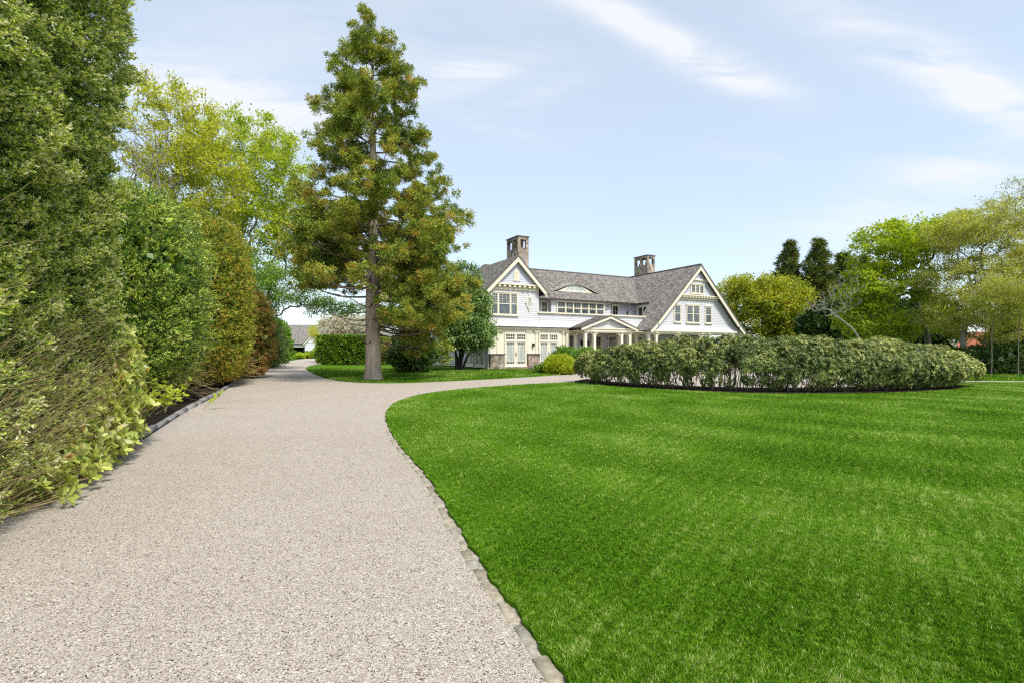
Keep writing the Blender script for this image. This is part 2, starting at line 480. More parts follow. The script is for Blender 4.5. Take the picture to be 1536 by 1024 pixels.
def kerb_stones(name, line, mat, w, h, ln, gap, seed, sink=.0, off=0.0):
    """a row of separate roughly squared stones along a line"""
    g = rng(seed)
    d = np.r_[0, np.cumsum(np.linalg.norm(np.diff(line, axis=0), axis=1))]
    V, Fc, T = [], [], []
    s = 0.0
    while s < d[-1] - ln[0]:
        l = g.uniform(*ln); e = min(s + l, d[-1])
        a = np.array([np.interp(s, d, line[:, 0]), np.interp(s, d, line[:, 1])]); b = np.array([np.interp(e, d, line[:, 0]), np.interp(e, d, line[:, 1])])
        t = unit(b - a); n = np.array([t[1], -t[0]])
        ww = w * g.uniform(.85, 1.15); hh = h * g.uniform(.75, 1.15); o = off + g.uniform(-.012, .012)
        k = len(V) ; base = len(V)
        bev = .016
        rings = ((0, -.06, 0), (0, hh - bev, 0), (bev, hh, 0))
        for ins, z, _ in rings:
            for (fa, fb) in ((0, -1), (1, -1), (1, 1), (0, 1)):
                p = (a + t * (ins + gap * .5) if fa == 0 else b - t * (ins + gap * .5)) + n * (o + fb * (ww / 2 - ins)) + g.normal(size=2) * .006
                V.append((p[0], p[1], z + g.normal() * .003 - sink))
        tt = g.uniform()
        for r_ in range(2):
            for i in range(4):
                j = (i + 1) % 4
                Fc.append((base + r_ * 4 + i, base + r_ * 4 + j, base + r_ * 4 + 4 + j, base + r_ * 4 + 4 + i)); T.append(tt)
        Fc.append((base + 8, base + 9, base + 10, base + 11)); T.append(tt)
        s = e
    o = link(name, np_mesh(name, np.array(V), np.array(Fc), np.array(T)), mat); o['kind'] = 'structure'
    return o
kerb_stones('stone_kerb', smooth_line([(.49, 1.3), (.187, 2.31), (-.158, 3.25), (-.518, 4.36), (-1.065, 6.08), (-1.83, 8.1), (-2.33, 9.6)], 8), M['kerb_tan'], .085, .012, (.14, .38), .022, 3, off=.012)
kerb_stones('granite_kerb', np.array([p for p in dl if 8.5 < p[1] < 27]), M['kerb_grey'], .11, .085, (.9, 1.3), .008, 4, off=-.05)
kerb_stones('house_kerb', smooth_line([(3.9, 34.6), (6.5, 35.6), (12, 38.2), (18, 41)], 5), M['kerb_grey'], .14, .12, (.9, 1.3), .008, 5)

# ------------------------------------------------------------------ grass blades
M['grass'] = foliage_mat('grass_blade', [(0, (.016, .060, .001)), (.3, (.074, .192, .005)), (.55, (.160, .320, .014)), (.8, (.30, .47, .06)), (1, (.60, .62, .27))], .35, .6, .08, gain=1.0)
def grass(name, poly, n, seed, ymin, ymax, xr, near=4.0, hgt=.021, wid=.0050, label=None, bias=True):
    g = rng(seed)
    u = g.uniform(0, 1, n * 3)
    if bias: Y = ymin * (ymax / ymin) ** u                     # even in the picture: fewer and wider blades far off
    else: Y = g.uniform(ymin, ymax, n * 3)
    X = g.uniform(xr[0], xr[1], n * 3) if not bias else np.where(g.uniform(size=n * 3) < .84, g.uniform(-1.0, 1.12, n * 3), g.uniform(1.12, 3.2, n * 3)) * Y
    k = inside(poly, X, Y); X, Y = X[k][:n], Y[k][:n]; n = len(X)
    p = np.stack([X, Y, np.full(n, .028)], 1)
    nz = Noise(seed, .5, 2.4)(p * [1, .6, 0]); nf = Noise(seed + 1, .12, .5)(p); ns = Noise(seed + 2, .035, .10)(p); nb_ = Noise(seed + 3, 1.2, 5.0)(p * [1, .55, 0])
    d = np.hypot(X - 9.5, Y - 12.5); stripe = np.sin(d * 3.0 + nz * .8)
    scale = np.maximum(1.0, Y / near) ** .72
    th = g.uniform(0, 6.283, n)
    lean = np.stack([-(Y - 12.5) / d, (X - 9.5) / d], 1) * (stripe * .28)[:, None]
    dirv = unit(np.stack([np.cos(th) * .42 + lean[:, 0], np.sin(th) * .42 + lean[:, 1], np.ones(n)], 1))
    h = hgt * g.uniform(.55, 1.25, n) * (1 + .18 * nf) * scale ** .35
    w = wid * g.uniform(.7, 1.3, n) * scale
    sd_ = unit(np.cross(dirv, rdir(g, n)))
    v = np.empty((n, 3, 3), np.float32)
    v[:, 0] = p - sd_ * w[:, None] / 2; v[:, 1] = p + sd_ * w[:, None] / 2
    v[:, 2] = p + dirv * h[:, None] + np.stack([np.cos(th), np.sin(th), np.zeros(n)], 1) * (h * .25)[:, None]
    t = np.clip(.43 + .22 * g.normal(size=n) + .085 * stripe + .10 * nz + .07 * nf + .16 * ns + .11 * nb_ + (g.uniform(size=n) > .97) * .4 + ((nf + .5 * nb_ > 1.15) & (g.uniform(size=n) < .35)) * .28, 0, 1)
    o = link(name, np_mesh(name, v.reshape(-1, 3), np.arange(n * 3).reshape(n, 3), t), M['grass'])
    tag(o, label, 'grass', kind='stuff')
    return o
grass('grass', LAWN, N_GRASS, 11, 2.0, 24.5, None, label='short mown green grass of the big lawn beside the drive')
grass('grass', LEFTLAWN, N_GRASS // 9, 12, 23, 42, (-18, 3.6), hgt=.05, wid=.006, bias=False, label='short green grass of the lawn strip under the conifer')
grass('grass', [(19.5, 25.5), (60, 24.4), (60, 31), (19, 40)], N_GRASS // 16, 13, 24.3, 38, (19, 40), hgt=.06, wid=.008, bias=False, label='green grass verge in front of the far dark hedge')

def loose_gravel(n, seed):
    g = rng(seed)
    Y = 1.6 + 7.5 * g.uniform(0, 1, n * 3) ** 2.2; X = g.uniform(-5, 1, n * 3)
    poly = [tuple(p) for p in dl] + [(-4, 60)] + [tuple(p) for p in edge[::-1]]
    k = inside(poly, X, Y); X, Y = X[k][:n], Y[k][:n]; n = len(X)
    r = g.uniform(.0025, .0062, n)
    b = np.array([[1, 0, 0], [-1, 0, 0], [0, 1, 0], [0, -1, 0], [0, 0, 1], [0, 0, -1]], float)
    v = b[None] * g.uniform(.6, 1.25, (n, 6, 1)) * r[:, None, None] * np.array([1, 1, .7])
    th = g.uniform(0, 6.28, n); c, s = np.cos(th)[:, None], np.sin(th)[:, None]
    v = np.stack([v[..., 0] * c - v[..., 1] * s, v[..., 0] * s + v[..., 1] * c, v[..., 2]], 2)
    v += np.stack([X, Y, r * .25], 1)[:, None, :]
    f = np.array([[0, 2, 4], [2, 1, 4], [1, 3, 4], [3, 0, 4], [2, 0, 5], [1, 2, 5], [3, 1, 5], [0, 3, 5]])
    F_ = (f[None] + (np.arange(n) * 6)[:, None, None]).reshape(-1, 3)
    o = link('gravel', np_mesh('gravel', v.reshape(-1, 3), F_, np.repeat(g.uniform(0, 1, n), 8)), M['pebble'])
    tag(o, 'loose pale gravel chips lying on the driveway', 'gravel', kind='stuff')
M['pebble'] = kerb_mat('gravel_chip', [(0, (.06, .05, .045)), (.2, (.17, .145, .125)), (.5, (.39, .345, .30)), (.8, (.50, .465, .42)), (1, (.66, .63, .58))])
loose_gravel(30000, 21)
# ------------------------------------------------------------------ house materials
def siding_mat(name, c):
    m, nt, out = new_mat(name)
    co_ = objco(nt)
    n = noise_n(nt, 1.0, 5, .65, scaled(nt, co_, (.8, .8, 5)))
    n2 = noise_n(nt, 9, 3, .6, scaled(nt, co_, (1, 1, 4)))
    col = ramp(nt, n, [(.3, tuple(x * .93 for x in c)), (.7, c)])
    finish(nt, out, col, .6, .25, n2, .12, .01)
    return m

def shingle_mat(name, cols, rowh=.16, bw=.17):
    m, nt, out = new_mat(name)
    tc = nt.nodes.new('ShaderNodeTexCoord'); uv = tc.outputs['UV']
    br = nt.nodes.new('ShaderNodeTexBrick')
    br.inputs['Color1'].default_value = (0, 0, 0, 1); br.inputs['Color2'].default_value = (1, 1, 1, 1); br.inputs['Mortar'].default_value = (.0, .0, .0, 1)
    br.inputs['Scale'].default_value = 1.0; br.inputs['Mortar Size'].default_value = .006; br.inputs['Brick Width'].default_value = bw
    br.inputs['Row Height'].default_value = rowh; br.offset = .37; br.offset_frequency = 2; br.squash = .8; br.squash_frequency = 3
    nt.links.new(uv, br.inputs['Vector'])
    big = noise_n(nt, .9, 6, .7, scaled(nt, uv, (1.0, .45, 1)))
    st = noise_n(nt, 5.5, 4, .75, scaled(nt, uv, (1.5, .6, 1)))
    f = math_n(nt, 'ADD', math_n(nt, 'MULTIPLY', br.outputs['Color'], .34), math_n(nt, 'ADD', math_n(nt, 'MULTIPLY', big, .30), math_n(nt, 'MULTIPLY', st, .52)))
    col = ramp(nt, f, [(.30, cols[0]), (.50, cols[1]), (.66, cols[2]), (.84, cols[3])])
    finish(nt, out, col, .9, .12, br.outputs['Fac'], .5, -.02)
    return m

def stone_mat(name, sc=3.2):
    m, nt, out = new_mat(name)
    co_ = objco(nt)
    warp = nt.nodes.new('ShaderNodeTexNoise'); warp.inputs['Scale'].default_value = 3.0; nt.links.new(co_, warp.inputs['Vector'])
    vm = nt.nodes.new('ShaderNodeVectorMath'); vm.operation = 'MULTIPLY_ADD'; vm.inputs[1].default_value = (.22, .22, .22)
    nt.links.new(warp.outputs['Color'], vm.inputs[0]); nt.links.new(co_, vm.inputs[2])
    v = nt.nodes.new('ShaderNodeTexVoronoi'); v.inputs['Scale'].default_value = sc; nt.links.new(vm.outputs[0], v.inputs['Vector'])
    e = nt.nodes.new('ShaderNodeTexVoronoi'); e.feature = 'DISTANCE_TO_EDGE'; e.inputs['Scale'].default_value = sc; nt.links.new(vm.outputs[0], e.inputs['Vector'])
    sp = nt.nodes.new('ShaderNodeSeparateColor'); nt.links.new(v.outputs['Color'], sp.inputs[0])
    c = ramp(nt, sp.outputs[0], [(0, (.15, .125, .105)), (.25, (.32, .25, .185)), (.5, (.44, .365, .28)), (.7, (.31, .295, .28)), (.85, (.56, .49, .39)), (1, (.22, .18, .15))])
    n = noise_n(nt, 14, 5, .7, co_)
    c = mixc(nt, c, ramp(nt, n, [(.3, (.6, .6, .6)), (.7, (1.25, 1.2, 1.15))]), 1.0, 'MULTIPLY')
    ed = ramp(nt, e.outputs['Distance'], [(0, (0, 0, 0)), (.07, (1, 1, 1))])
    c = mixc(nt, (.34, .315, .28), c, ed)
    finish(nt, out, c, .9, .12, ed, .8, .04)
    return m

M['siding'] = siding_mat('pale_grey_clapboard', (.62, .617, .648))
M['cream'] = plain_mat('cream_paint', (.75, .695, .55), .5, .3, .04, 2.0)
M['creampanel'] = plain_mat('cream_panel_paint', (.74, .695, .57), .5, .3, .04, 2.0)
M['cedar'] = shingle_mat('weathered_cedar', [(.11, .098, .088), (.195, .177, .160), (.30, .278, .255), (.44, .415, .385)])
M['scallop'] = shingle_mat('painted_shingles', [(.52, .53, .60), (.54, .55, .62), (.57, .58, .65), (.60, .61, .67)], .14, .14)
M['stone'] = stone_mat('fieldstone')
M['capstone'] = plain_mat('bluestone', (.14, .13, .13), .8, .2, .2, 4)
M['gutter'] = plain_mat('bronze_gutter', (.055, .04, .035), .45, .5, .15, 3)
M['porchgrey'] = siding_mat('blue_grey_porch_boards', (.60, .61, .67))  # boards a slightly bluer grey than the outer clapboard
M['doorwood'] = plain_mat('brown_door_paint', (.26, .19, .12), .5, .3, .1, 3)
M['dark'] = plain_mat('black_iron', (.02, .02, .02), .5, .4, .1, 5)
M['deck'] = plain_mat('porch_boards', (.32, .30, .28), .7, .2, .1, 5)

def glass_mat(name, c0, c1, sc):
    m, nt, out = new_mat(name)
    n = noise_n(nt, 1.0, 3, .6, scaled(nt, objco(nt), sc))
    b = finish(nt, out, ramp(nt, n, [(.35, c0), (.65, c1)]), .06, .75)
    return m
M['glass'] = glass_mat('window_glass', (.035, .047, .055), (.12, .145, .17), (1.2, 1.2, .8))
M['blindglass'] = glass_mat('curtained_glass', (.34, .38, .36), (.52, .56, .54), (3, 3, .3))
M['darkglass'] = glass_mat('dark_glass', (.015, .017, .02), (.05, .055, .06), (1, 1, 1))

class MB:
    def __init__(self, mp=None):
        self.v, self.f, self.uv = [], [], []; self.mp = mp or (lambda p: p)
    def add(self, pts, faces, uvs=None):
        b = len(self.v); self.v += [self.mp(p) for p in pts]
        for i, f in enumerate(faces):
            self.f.append([b + k for k in f]); self.uv.append(uvs[i] if uvs else [(0, 0)] * len(f))
    def box(self, a0, a1, d0, d1, z0, z1):
        p = [(a0, d0, z0), (a1, d0, z0), (a1, d1, z0), (a0, d1, z0), (a0, d0, z1), (a1, d0, z1), (a1, d1, z1), (a0, d1, z1)]
        self.add(p, [(0, 3, 2, 1), (4, 5, 6, 7), (0, 1, 5, 4), (1, 2, 6, 5), (2, 3, 7, 6), (3, 0, 4, 7)])
    def prism(self, poly, d0, d1):
        """(a, z) outline pushed from depth d0 to d1"""
        n = len(poly)
        p = [(a, d0, z) for a, z in poly] + [(a, d1, z) for a, z in poly]
        self.add(p, [list(range(n)), list(range(2 * n - 1, n - 1, -1))] + [(i, i + n, (i + 1) % n + n, (i + 1) % n) for i in range(n)])
    def siding(self, Lf, Rf, z0, z1, d, course=.19, flare=None):
        z = z0
        while z < z1 - 1e-6:
            b = min(z + course, z1)
            o0 = d - .022 - (flare(z) if flare else 0); o1 = d - .004 - (flare(b) if flare else 0)
            self.add([(Lf(z), o0, z), (Rf(z), o0, z), (Rf(b), o1, b), (Lf(b), o1, b), (Lf(z), d + .02, z), (Rf(z), d + .02, z)],
                     [(0, 1, 2, 3), (4, 5, 1, 0)])
            z = b
    def roof(self, e0, e1, r1, r0, row=.16, th=.10):
        """shingle courses from the eave e0-e1 up to r0-r1, with a closed edge under them"""
        e0, e1, r0, r1 = (np.array(q, float) for q in (e0, e1, r0, r1))
        sl = max(np.linalg.norm(r0 - e0), np.linalg.norm(r1 - e1)); n = max(2, int(sl / row))
        nm = np.cross(e1 - e0, (r0 + r1) / 2 - e0); nm /= np.linalg.norm(nm)
        if nm[2] < 0: nm = -nm
        ax = unit(e1 - e0)
        def U(p): return (float((p - e0) @ ax), float(np.linalg.norm((p - e0) - ((p - e0) @ ax) * ax)))
        for i in range(n):
            t0, t1 = i / n, (i + 1) / n
            a, b = e0 + (r0 - e0) * t0, e1 + (r1 - e1) * t0
            c, d = e1 + (r1 - e1) * t1, e0 + (r0 - e0) * t1
            ra, rb = a + nm * .024, b + nm * .024
            self.add([tuple(ra), tuple(rb), tuple(c), tuple(d), tuple(a), tuple(b)], [(0, 1, 2, 3), (4, 5, 1, 0)],
                     [[U(a), U(b), U(c), U(d)], [U(a), U(b), U(b), U(a)]])
        lo = [tuple(q - nm * th) for q in (e0, e1, r1, r0)]; hi = [tuple(q) for q in (e0, e1, r1, r0)]
        self.add(lo + hi, [(3, 2, 1, 0), (0, 1, 5, 4), (1, 2, 6, 5), (3, 0, 4, 7)])
    def build(self, name, mat, parent):
        me = bpy.data.meshes.new(name); me.from_pydata(self.v, [], self.f); me.update()
        ul = me.uv_layers.new(name='UVMap')
        flat = [c for f in self.uv for c in f]
        ul.data.foreach_set('uv', np.array(flat, np.float32).ravel())
        return link(name, me, mat, parent)

def side_map(u0): return lambda p: (u0 + p[1], p[0], p[2])          # a wall that faces -u: (along, outward, up)

def window(parent, a0, a1, z0, z1, d, cols, mp=None, glass='glass', case=.085, sash=True, grid=None, name='window', cap=True, panename='pane'):
    """casing and bars, panes as a sub-part. d: wall face. cols: list of relative widths of the lights"""
    fr, pn = MB(mp), MB(mp)
    fr.box(a0, a0 + case, d - .085, d + .02, z0, z1); fr.box(a1 - case, a1, d - .085, d + .02, z0, z1)
    fr.box(a0 + case, a1 - case, d - .085, d + .02, z1 - case, z1); fr.box(a0 - .04, a1 + .04, d - .12, d + .02, z0 - .07, z0 + .03)
    if cap: fr.box(a0 - .05, a1 + .05, d - .12, d + .02, z1, z1 + .06)
    x = a0 + case; tot = sum(cols); wid = a1 - a0 - 2 * case
    b0, b1 = z0 + .03, z1 - case
    pn.box(a0 + case, a1 - case, d - .035, d + .02, b0, b1)
    for i, c in enumerate(cols):
        e = x + wid * c / tot
        if i < len(cols) - 1: fr.box(e - .045, e + .045, d - .082, d - .01, b0, b1)
        l, r = x + (.045 if i else 0), e - (.045 if i < len(cols) - 1 else 0)
        s = .032
        fr.box(l, l + s, d - .062, d - .03, b0, b1); fr.box(r - s, r, d - .062, d - .03, b0, b1)
        fr.box(l + s, r - s, d - .062, d - .03, b0, b0 + s + .02); fr.box(l + s, r - s, d - .062, d - .03, b1 - s, b1)
        if sash:
            zm = (b0 + b1) / 2 + .04
            fr.box(l + s, r - s, d - .064, d - .03, zm - .03, zm + .03)
        if grid:
            nx, ny, g0, g1 = grid
            for k in range(1, nx): 
                q = l + (r - l) * k / nx; fr.box(q - .008, q + .008, d - .052, d - .03, b0 + (b1 - b0) * g0, b0 + (b1 - b0) * g1)
            for k in range(1, ny):
                q = b0 + (b1 - b0) * (g0 + (g1 - g0) * k / ny); fr.box(l, r, d - .050, d - .03, q - .008, q + .008)
        x = e
    w = fr.build(name, M['cream'], parent); pn.build(panename, M[glass], w)
    return w

def french_door(parent, a0, a1, z0, z1, d, mp=None, name='french_door'):
    fr, pn, hd = MB(mp), MB(mp), MB(mp)
    c = .10
    fr.box(a0, a0 + c, d - .10, d + .02, z0, z1); fr.box(a1 - c, a1, d - .10, d + .02, z0, z1); fr.box(a0 + c, a1 - c, d - .10, d + .02, z1 - c, z1)
    fr.box(a0 - .06, a1 + .06, d - .16, d + .02, z0 - .08, z0)
    zt = z1 - .62                                              # transom bar
    fr.box(a0 + c, a1 - c, d - .10, d + .02, zt - .06, zt + .06)
    m = (a0 + a1) / 2
    fr.box(m - .07, m + .07, d - .088, d + .02, z0, zt - .06); fr.box(m - .07, m + .07, d - .088, d + .02, zt + .06, z1 - c)
    for l, r in ((a0 + c, m - .07), (m + .07, a1 - c)):
        pn.box(l, r, d - .03, d + .015, z0, z1 - c)
        s = .085
        for q0, q1 in ((l, l + s), (r - s, r)): fr.box(q0, q1, d - .07, d - .02, z0, zt - .06)
        fr.box(l + s, r - s, d - .07, d - .02, z0, z0 + .20); fr.box(l + s, r - s, d - .07, d - .02, zt - .13, zt - .06)
        L, R_ = l + s, r - s
        za, zb = z0 + .2, zt - .13
        b = .026
        for k in (.2, .8):                                       # prairie bars: a border of small lights round a tall one
            q = L + (R_ - L) * k; fr.box(q - b / 2, q + b / 2, d - .055, d - .025, za, zb)
        for k in (.4, .6):
            q = L + (R_ - L) * k
            fr.box(q - b / 2, q + b / 2, d - .055, d - .025, za, za + .17); fr.box(q - b / 2, q + b / 2, d - .055, d - .025, zb - .19, zb)
        for q in (za + .17, zb - .19): fr.box(L, R_, d - .053, d - .025, q - b / 2, q + b / 2)
        nz = 6
        for k in range(1, nz):
            q = za + .17 + (zb - .19 - za - .17) * k / nz
            fr.box(L, L + (R_ - L) * .2, d - .053, d - .025, q - b / 2, q + b / 2); fr.box(L + (R_ - L) * .8, R_, d - .053, d - .025, q - b / 2, q + b / 2)
        fr.box(l, r, d - .07, d - .02, zt + .06, zt + .10); fr.box(l, r, d - .07, d - .02, z1 - c - .04, z1 - c)
        for k in range(0, 5): q = l + .03 + (r - l - .06) * k / 4; fr.box(q - .02, q + .02, d - .066, d - .02, zt + .10, z1 - c - .04)
        q = (zt + .06 + z1 - c) / 2; fr.box(l, r, d - .064, d - .02, q - .018, q + .018)
    hd.box(m - .045, m - .02, d - .13, d - .088, z0 + .8, z0 + 1.1); hd.box(m + .02, m + .045, d - .13, d - .088, z0 + .8, z0 + 1.1)
    w = fr.build(name, M['creampanel'], parent); pn.build('pane', M['blindglass'], w); hd.build('handle', M['doorwood'], w)
    dk = MB(mp)                                                   # small dark lights above and below the curtain
    for l, r in ((a0 + c, m - .07), (m + .07, a1 - c)):
        dk.box(l + .02, r - .02, d - .042, d - .03, zt + .1, z1 - c - .04)
        dk.box(l + .085, r - .085, d - .042, d - .03, zt - .32, zt - .13); dk.box(l + .085, r - .085, d - .042, d - .03, z0 + .2, z0 + .37)
    dk.build('pane', M['darkglass'], w)
    return w

def column(parent, a, d, z0, z1, w=.24, mp=None):
    m = MB(mp); h = w / 2
    m.box(a - h - .04, a + h + .04, d - h - .04, d + h + .04, z0, z0 + .16)
    m.box(a - h, a + h, d - h, d + h, z0 + .16, z1 - .12)
    for k in range(4):                                           # capital flares outward
        e = h + .025 + .028 * k; m.box(a - e, a + e, d - e, d + e, z1 - .12 + .03 * k + (.002 if k else 0), z1 - .12 + .03 * (k + 1))
    return m.build('column', M['cream'], parent)

def spandrel(parent, a0, a1, d, z1, drop, flat=.0, mp=None, th=.08):
    """arched board between two columns"""
    n = 14; ra = (a1 - a0) / 2 * (1 - flat); poly = [(a0, z1), (a0, z1 - drop)]
    c0, c1 = a0 + ra, a1 - ra; hgt = drop - .10
    for i in range(1, n): t = math.pi - math.pi / 2 * i / n; poly.append((c0 + ra * math.cos(t), z1 - drop + hgt * math.sin(t)))
    for i in range(0, n): t = math.pi / 2 - math.pi / 2 * i / n; poly.append((c1 + ra * math.cos(t), z1 - drop + hgt * math.sin(t)))
    poly += [(a1, z1 - drop), (a1, z1)]
    m = MB(mp); m.prism(poly, d - th / 2, d + th / 2)
    return m.build('arch_panel', M['cream'], parent)

def rake(parent, apex, foot, d0, d1, wid, name='bargeboard', mat='cream'):
    """sloping board under a gable roof edge"""
    a = np.array(apex); f = np.array(foot); t = unit(f - a)
    n = np.array([t[1], -t[0]]); n = n if n[1] < 0 else -n
    m = MB(); drop = wid / abs(n[1])
    m.prism([tuple(a), tuple(f), tuple(f + n * wid), (a[0], a[1] - drop)], d0, d1)
    return m.build(name, M[mat], parent)

def dentil_band(parent, a0, a1, d, z0, z1, n, name='cornice'):
    m = MB()
    m.box(a0, a1, d - .36, d, z1 - .10, z1); m.box(a0 + .03, a1 - .03, d - .07, d, z0, z1 - .10)
    m.box(a0, a1, d - .11, d - .07, z0, z0 + .07)
    for i in range(n):
        q = a0 + .1 + (a1 - a0 - .2) * i / (n - 1)
        m.box(q - .09, q + .09, d - .32, d - .07, z1 - .26, z1 - .10)
    return m.build(name, M['cream'], parent)

# ------------------------------------------------------------------ the house
house = empty('shingle_house', (1.2, 41.25, 0), R(28.45))
tag(house, 'large pale grey shingle house with cream trim, two gables and two stone chimneys', 'house')
H = house
# left wing -------------------------------------------------
UA, ZA = -1.06, 8.94
UB, ZB, VB = 17.45, 9.45, -1.6
lf = lambda z: max(-3.45, UA - (ZA - .22 - z)); rf = lambda z: min(1.12, UA + (ZA - .22 - z))
flare = lambda z: .26 * max(0.0, (3.95 - z) / .6) ** 2
w = MB(); w.siding(lf, rf, 3.36, 6.32, 0.0, .155, flare)
w.box(-3.43, 1.10, .004, .2, 3.3, 6.0)
w.prism([(UA - 2.5, 6.0), (UA + 2.1, 6.0), (UA + 2.1, 6.4), (UA, 8.6), (UA - 2.3, 6.4)], .05, .2)
w.build('wall', M['siding'], H)
w = MB(side_map(-3.45)); w.siding(lambda z: 0.0, lambda z: 12.6, 3.36, 6.0, 0.0, .155, flare); w.siding(lambda z: 0.0, lambda z: 12.6, .3, 3.2, 0.0, .155)
w.mp = lambda p: p; w.box(-3.43, 1.08, .25, 12.5, .1, 5.98); w.build('wall', M['siding'], H)
w = MB(); w.siding(lambda z: UA - (8.60 - z), lambda z: UA + (8.60 - z), 6.66, 8.55, -.16, .14); w.prism([(UA - 1.9, 6.66), (UA + 1.9, 6.66), (UA, 8.56)], -.15, .0)
w.build('gable_panel', M['scallop'], H)
dentil_band(H, UA - 2.12, UA + 2.12, -.02, 6.24, 6.70, 10)
m = MB(); m.box(UA - .24, UA + .24, -.23, -.15, 7.02, 7.55)
m.prism([(UA + .24 * math.cos(t), 7.55 + .3 * math.sin(t)) for t in np.linspace(0, math.pi, 12)], -.23, -.15); m.box(UA - .32, UA + .32, -.25, -.15, 6.95, 7.02)
vt = m.build('attic_vent', M['cream'], H)
m = MB()
for k in range(7): m.box(UA - .17, UA + .17, -.25, -.23, 7.08 + k * .085, 7.12 + k * .085)
m.build('louvre', M['cream'], vt)
for s in (-1, 1): rake(H, (UA, ZA - .03), (UA + s * 2.84, ZA - .03 - 2.84), -.50, -.42, .34)
m = MB(); m.roof((UA - 2.86, -.52, ZA - 2.86), (UA - 2.86, 9.0, ZA - 2.86), (UA, 6.5, ZA), (UA, -.52, ZA))
m.roof((UA + 2.86, -.52, ZA - 2.86), (UA + 2.86, 2.75, ZA - 2.86), (UA, 6.4, ZA), (UA, -.52, ZA)); m.build('roof', M['cedar'], H)
m = MB(); m.box(UA + 2.5, UA + 2.93, -.50, 2.4, ZA - 2.99, ZA - 2.88); m.box(UA - 2.97, UA - 2.86, -.50, 8.8, ZA - 2.99, ZA - 2.88); m.build('gutter', M['gutter'], H)
window(H, -3.30, -.86, 4.24, 5.98, -.02, [.62, 1.12, .62], grid=(3, 4, .52, 1.0))
# oval window
m = MB(); n = 28
def ell(a, b): return [(.18 + a * math.cos(t), 5.29 + b * math.sin(t)) for t in np.linspace(0, 2 * math.pi, n, endpoint=False)]
o_, i_ = ell(.27, .50), ell(.19, .41)
pts = [(p[0], -.10, p[1]) for p in o_] + [(p[0], -.10, p[1]) for p in i_] + [(p[0], 0, p[1]) for p in o_] + [(p[0], 0, p[1]) for p in i_]
m.add(pts, [f for k in range(n) for f in ((k, (k + 1) % n, (k + 1) % n + n, k + n), (k, k + 2 * n, (k + 1) % n + 2 * n, (k + 1) % n), (k + n, (k + 1) % n + n, (k + 1) % n + 3 * n, k + 3 * n))])
m.box(.13, .23, -.11, -.02, 5.77, 5.95); m.box(.13, .23, -.11, -.02, 4.63, 4.81); m.box(-.19, -.07, -.11, -.02, 5.24, 5.34); m.box(.43, .55, -.11, -.02, 5.24, 5.34)
m.box(.168, .192, -.07, -.05, 4.9, 5.68); m.box(0, .36, -.068, -.05, 5.28, 5.30)
ov = m.build('oval_window', M['creampanel'], H)
m = MB(); m.prism(ell(.20, .42), -.05, 0); m.build('pane', M['blindglass'], ov)
# parapet of the upper gallery --------------------------------
w = MB(); w.siding(lambda z: 1.14, lambda z: 12.9, 3.36, 4.44, 0.0, .155, flare); w.box(1.13, 12.5, .004, .14, 3.3, 4.42); w.build('parapet', M['siding'], H)
m = MB(); m.box(1.0, 12.55, -.16, .2, 4.50, 4.60); m.box(1.06, 12.5, -.09, .16, 4.42, 4.50); m.build('parapet_cap', M['cream'], H)
m = MB(); m.box(1.1, 14.2, .2, 4.6, 3.46, 3.62); m.build('gallery_floor', M['deck'], H)
w = MB(); w.siding(lambda z: 4.08, lambda z: 10.75, 3.62, 6.02, 2.75, .155); w.box(4.09, 10.74, 2.76, 3.15, 3.62, 6.0); w.build('wall', M['siding'], H)
w = MB(); w.siding(lambda z: 1.1, lambda z: 14.2, 3.62, 6.05, 3.2, .155); w.box(1.1, 14.2, 3.21, 3.4, 3.5, 6.0); w.box(-3.2, 17, 4.62, 11.6, .1, 6.0); w.build('wall', M['porchgrey'], H)
window(H, 4.62, 10.0, 4.62, 5.92, 2.73, [1] * 6, grid=(3, 3, .42, 1.0), case=.10)
m = MB(); m.box(1.3, 14.0, 2.62, 3.2, 6.0, 6.06); m.build('gallery_ceiling', M['doorwood'], H)
for a0, a1 in ((3.22, 3.98), (11.25, 12.1)): window(H, a0, a1, 3.66, 5.85, 3.17, [1], glass='darkglass', sash=False, grid=(2, 4, 0, 1), name='gallery_door')
window(H, 1.35, 2.75, 4.3, 5.75, -.02, [1, 1], side_map(UB - 3.2), glass='darkglass', sash=False)
m = MB(); m.prism([(12.95, 4.6), (12.95, 5.1)] + [(13.15 + .2 * math.cos(t), 5.1 + .35 * math.sin(t)) for t in np.linspace(math.pi, 0, 10)] + [(13.35, 5.1), (13.35, 4.6)], 3.09, 3.17)
nz_ = m.build('arched_window', M['cream'], H)
m = MB(); m.prism([(13.03, 4.66), (13.03, 5.1)] + [(13.15 + .12 * math.cos(t), 5.1 + .25 * math.sin(t)) for t in np.linspace(math.pi, 0, 10)] + [(13.27, 5.1), (13.27, 4.66)], 3.06, 3.10); m.build('pane', M['darkglass'], nz_)
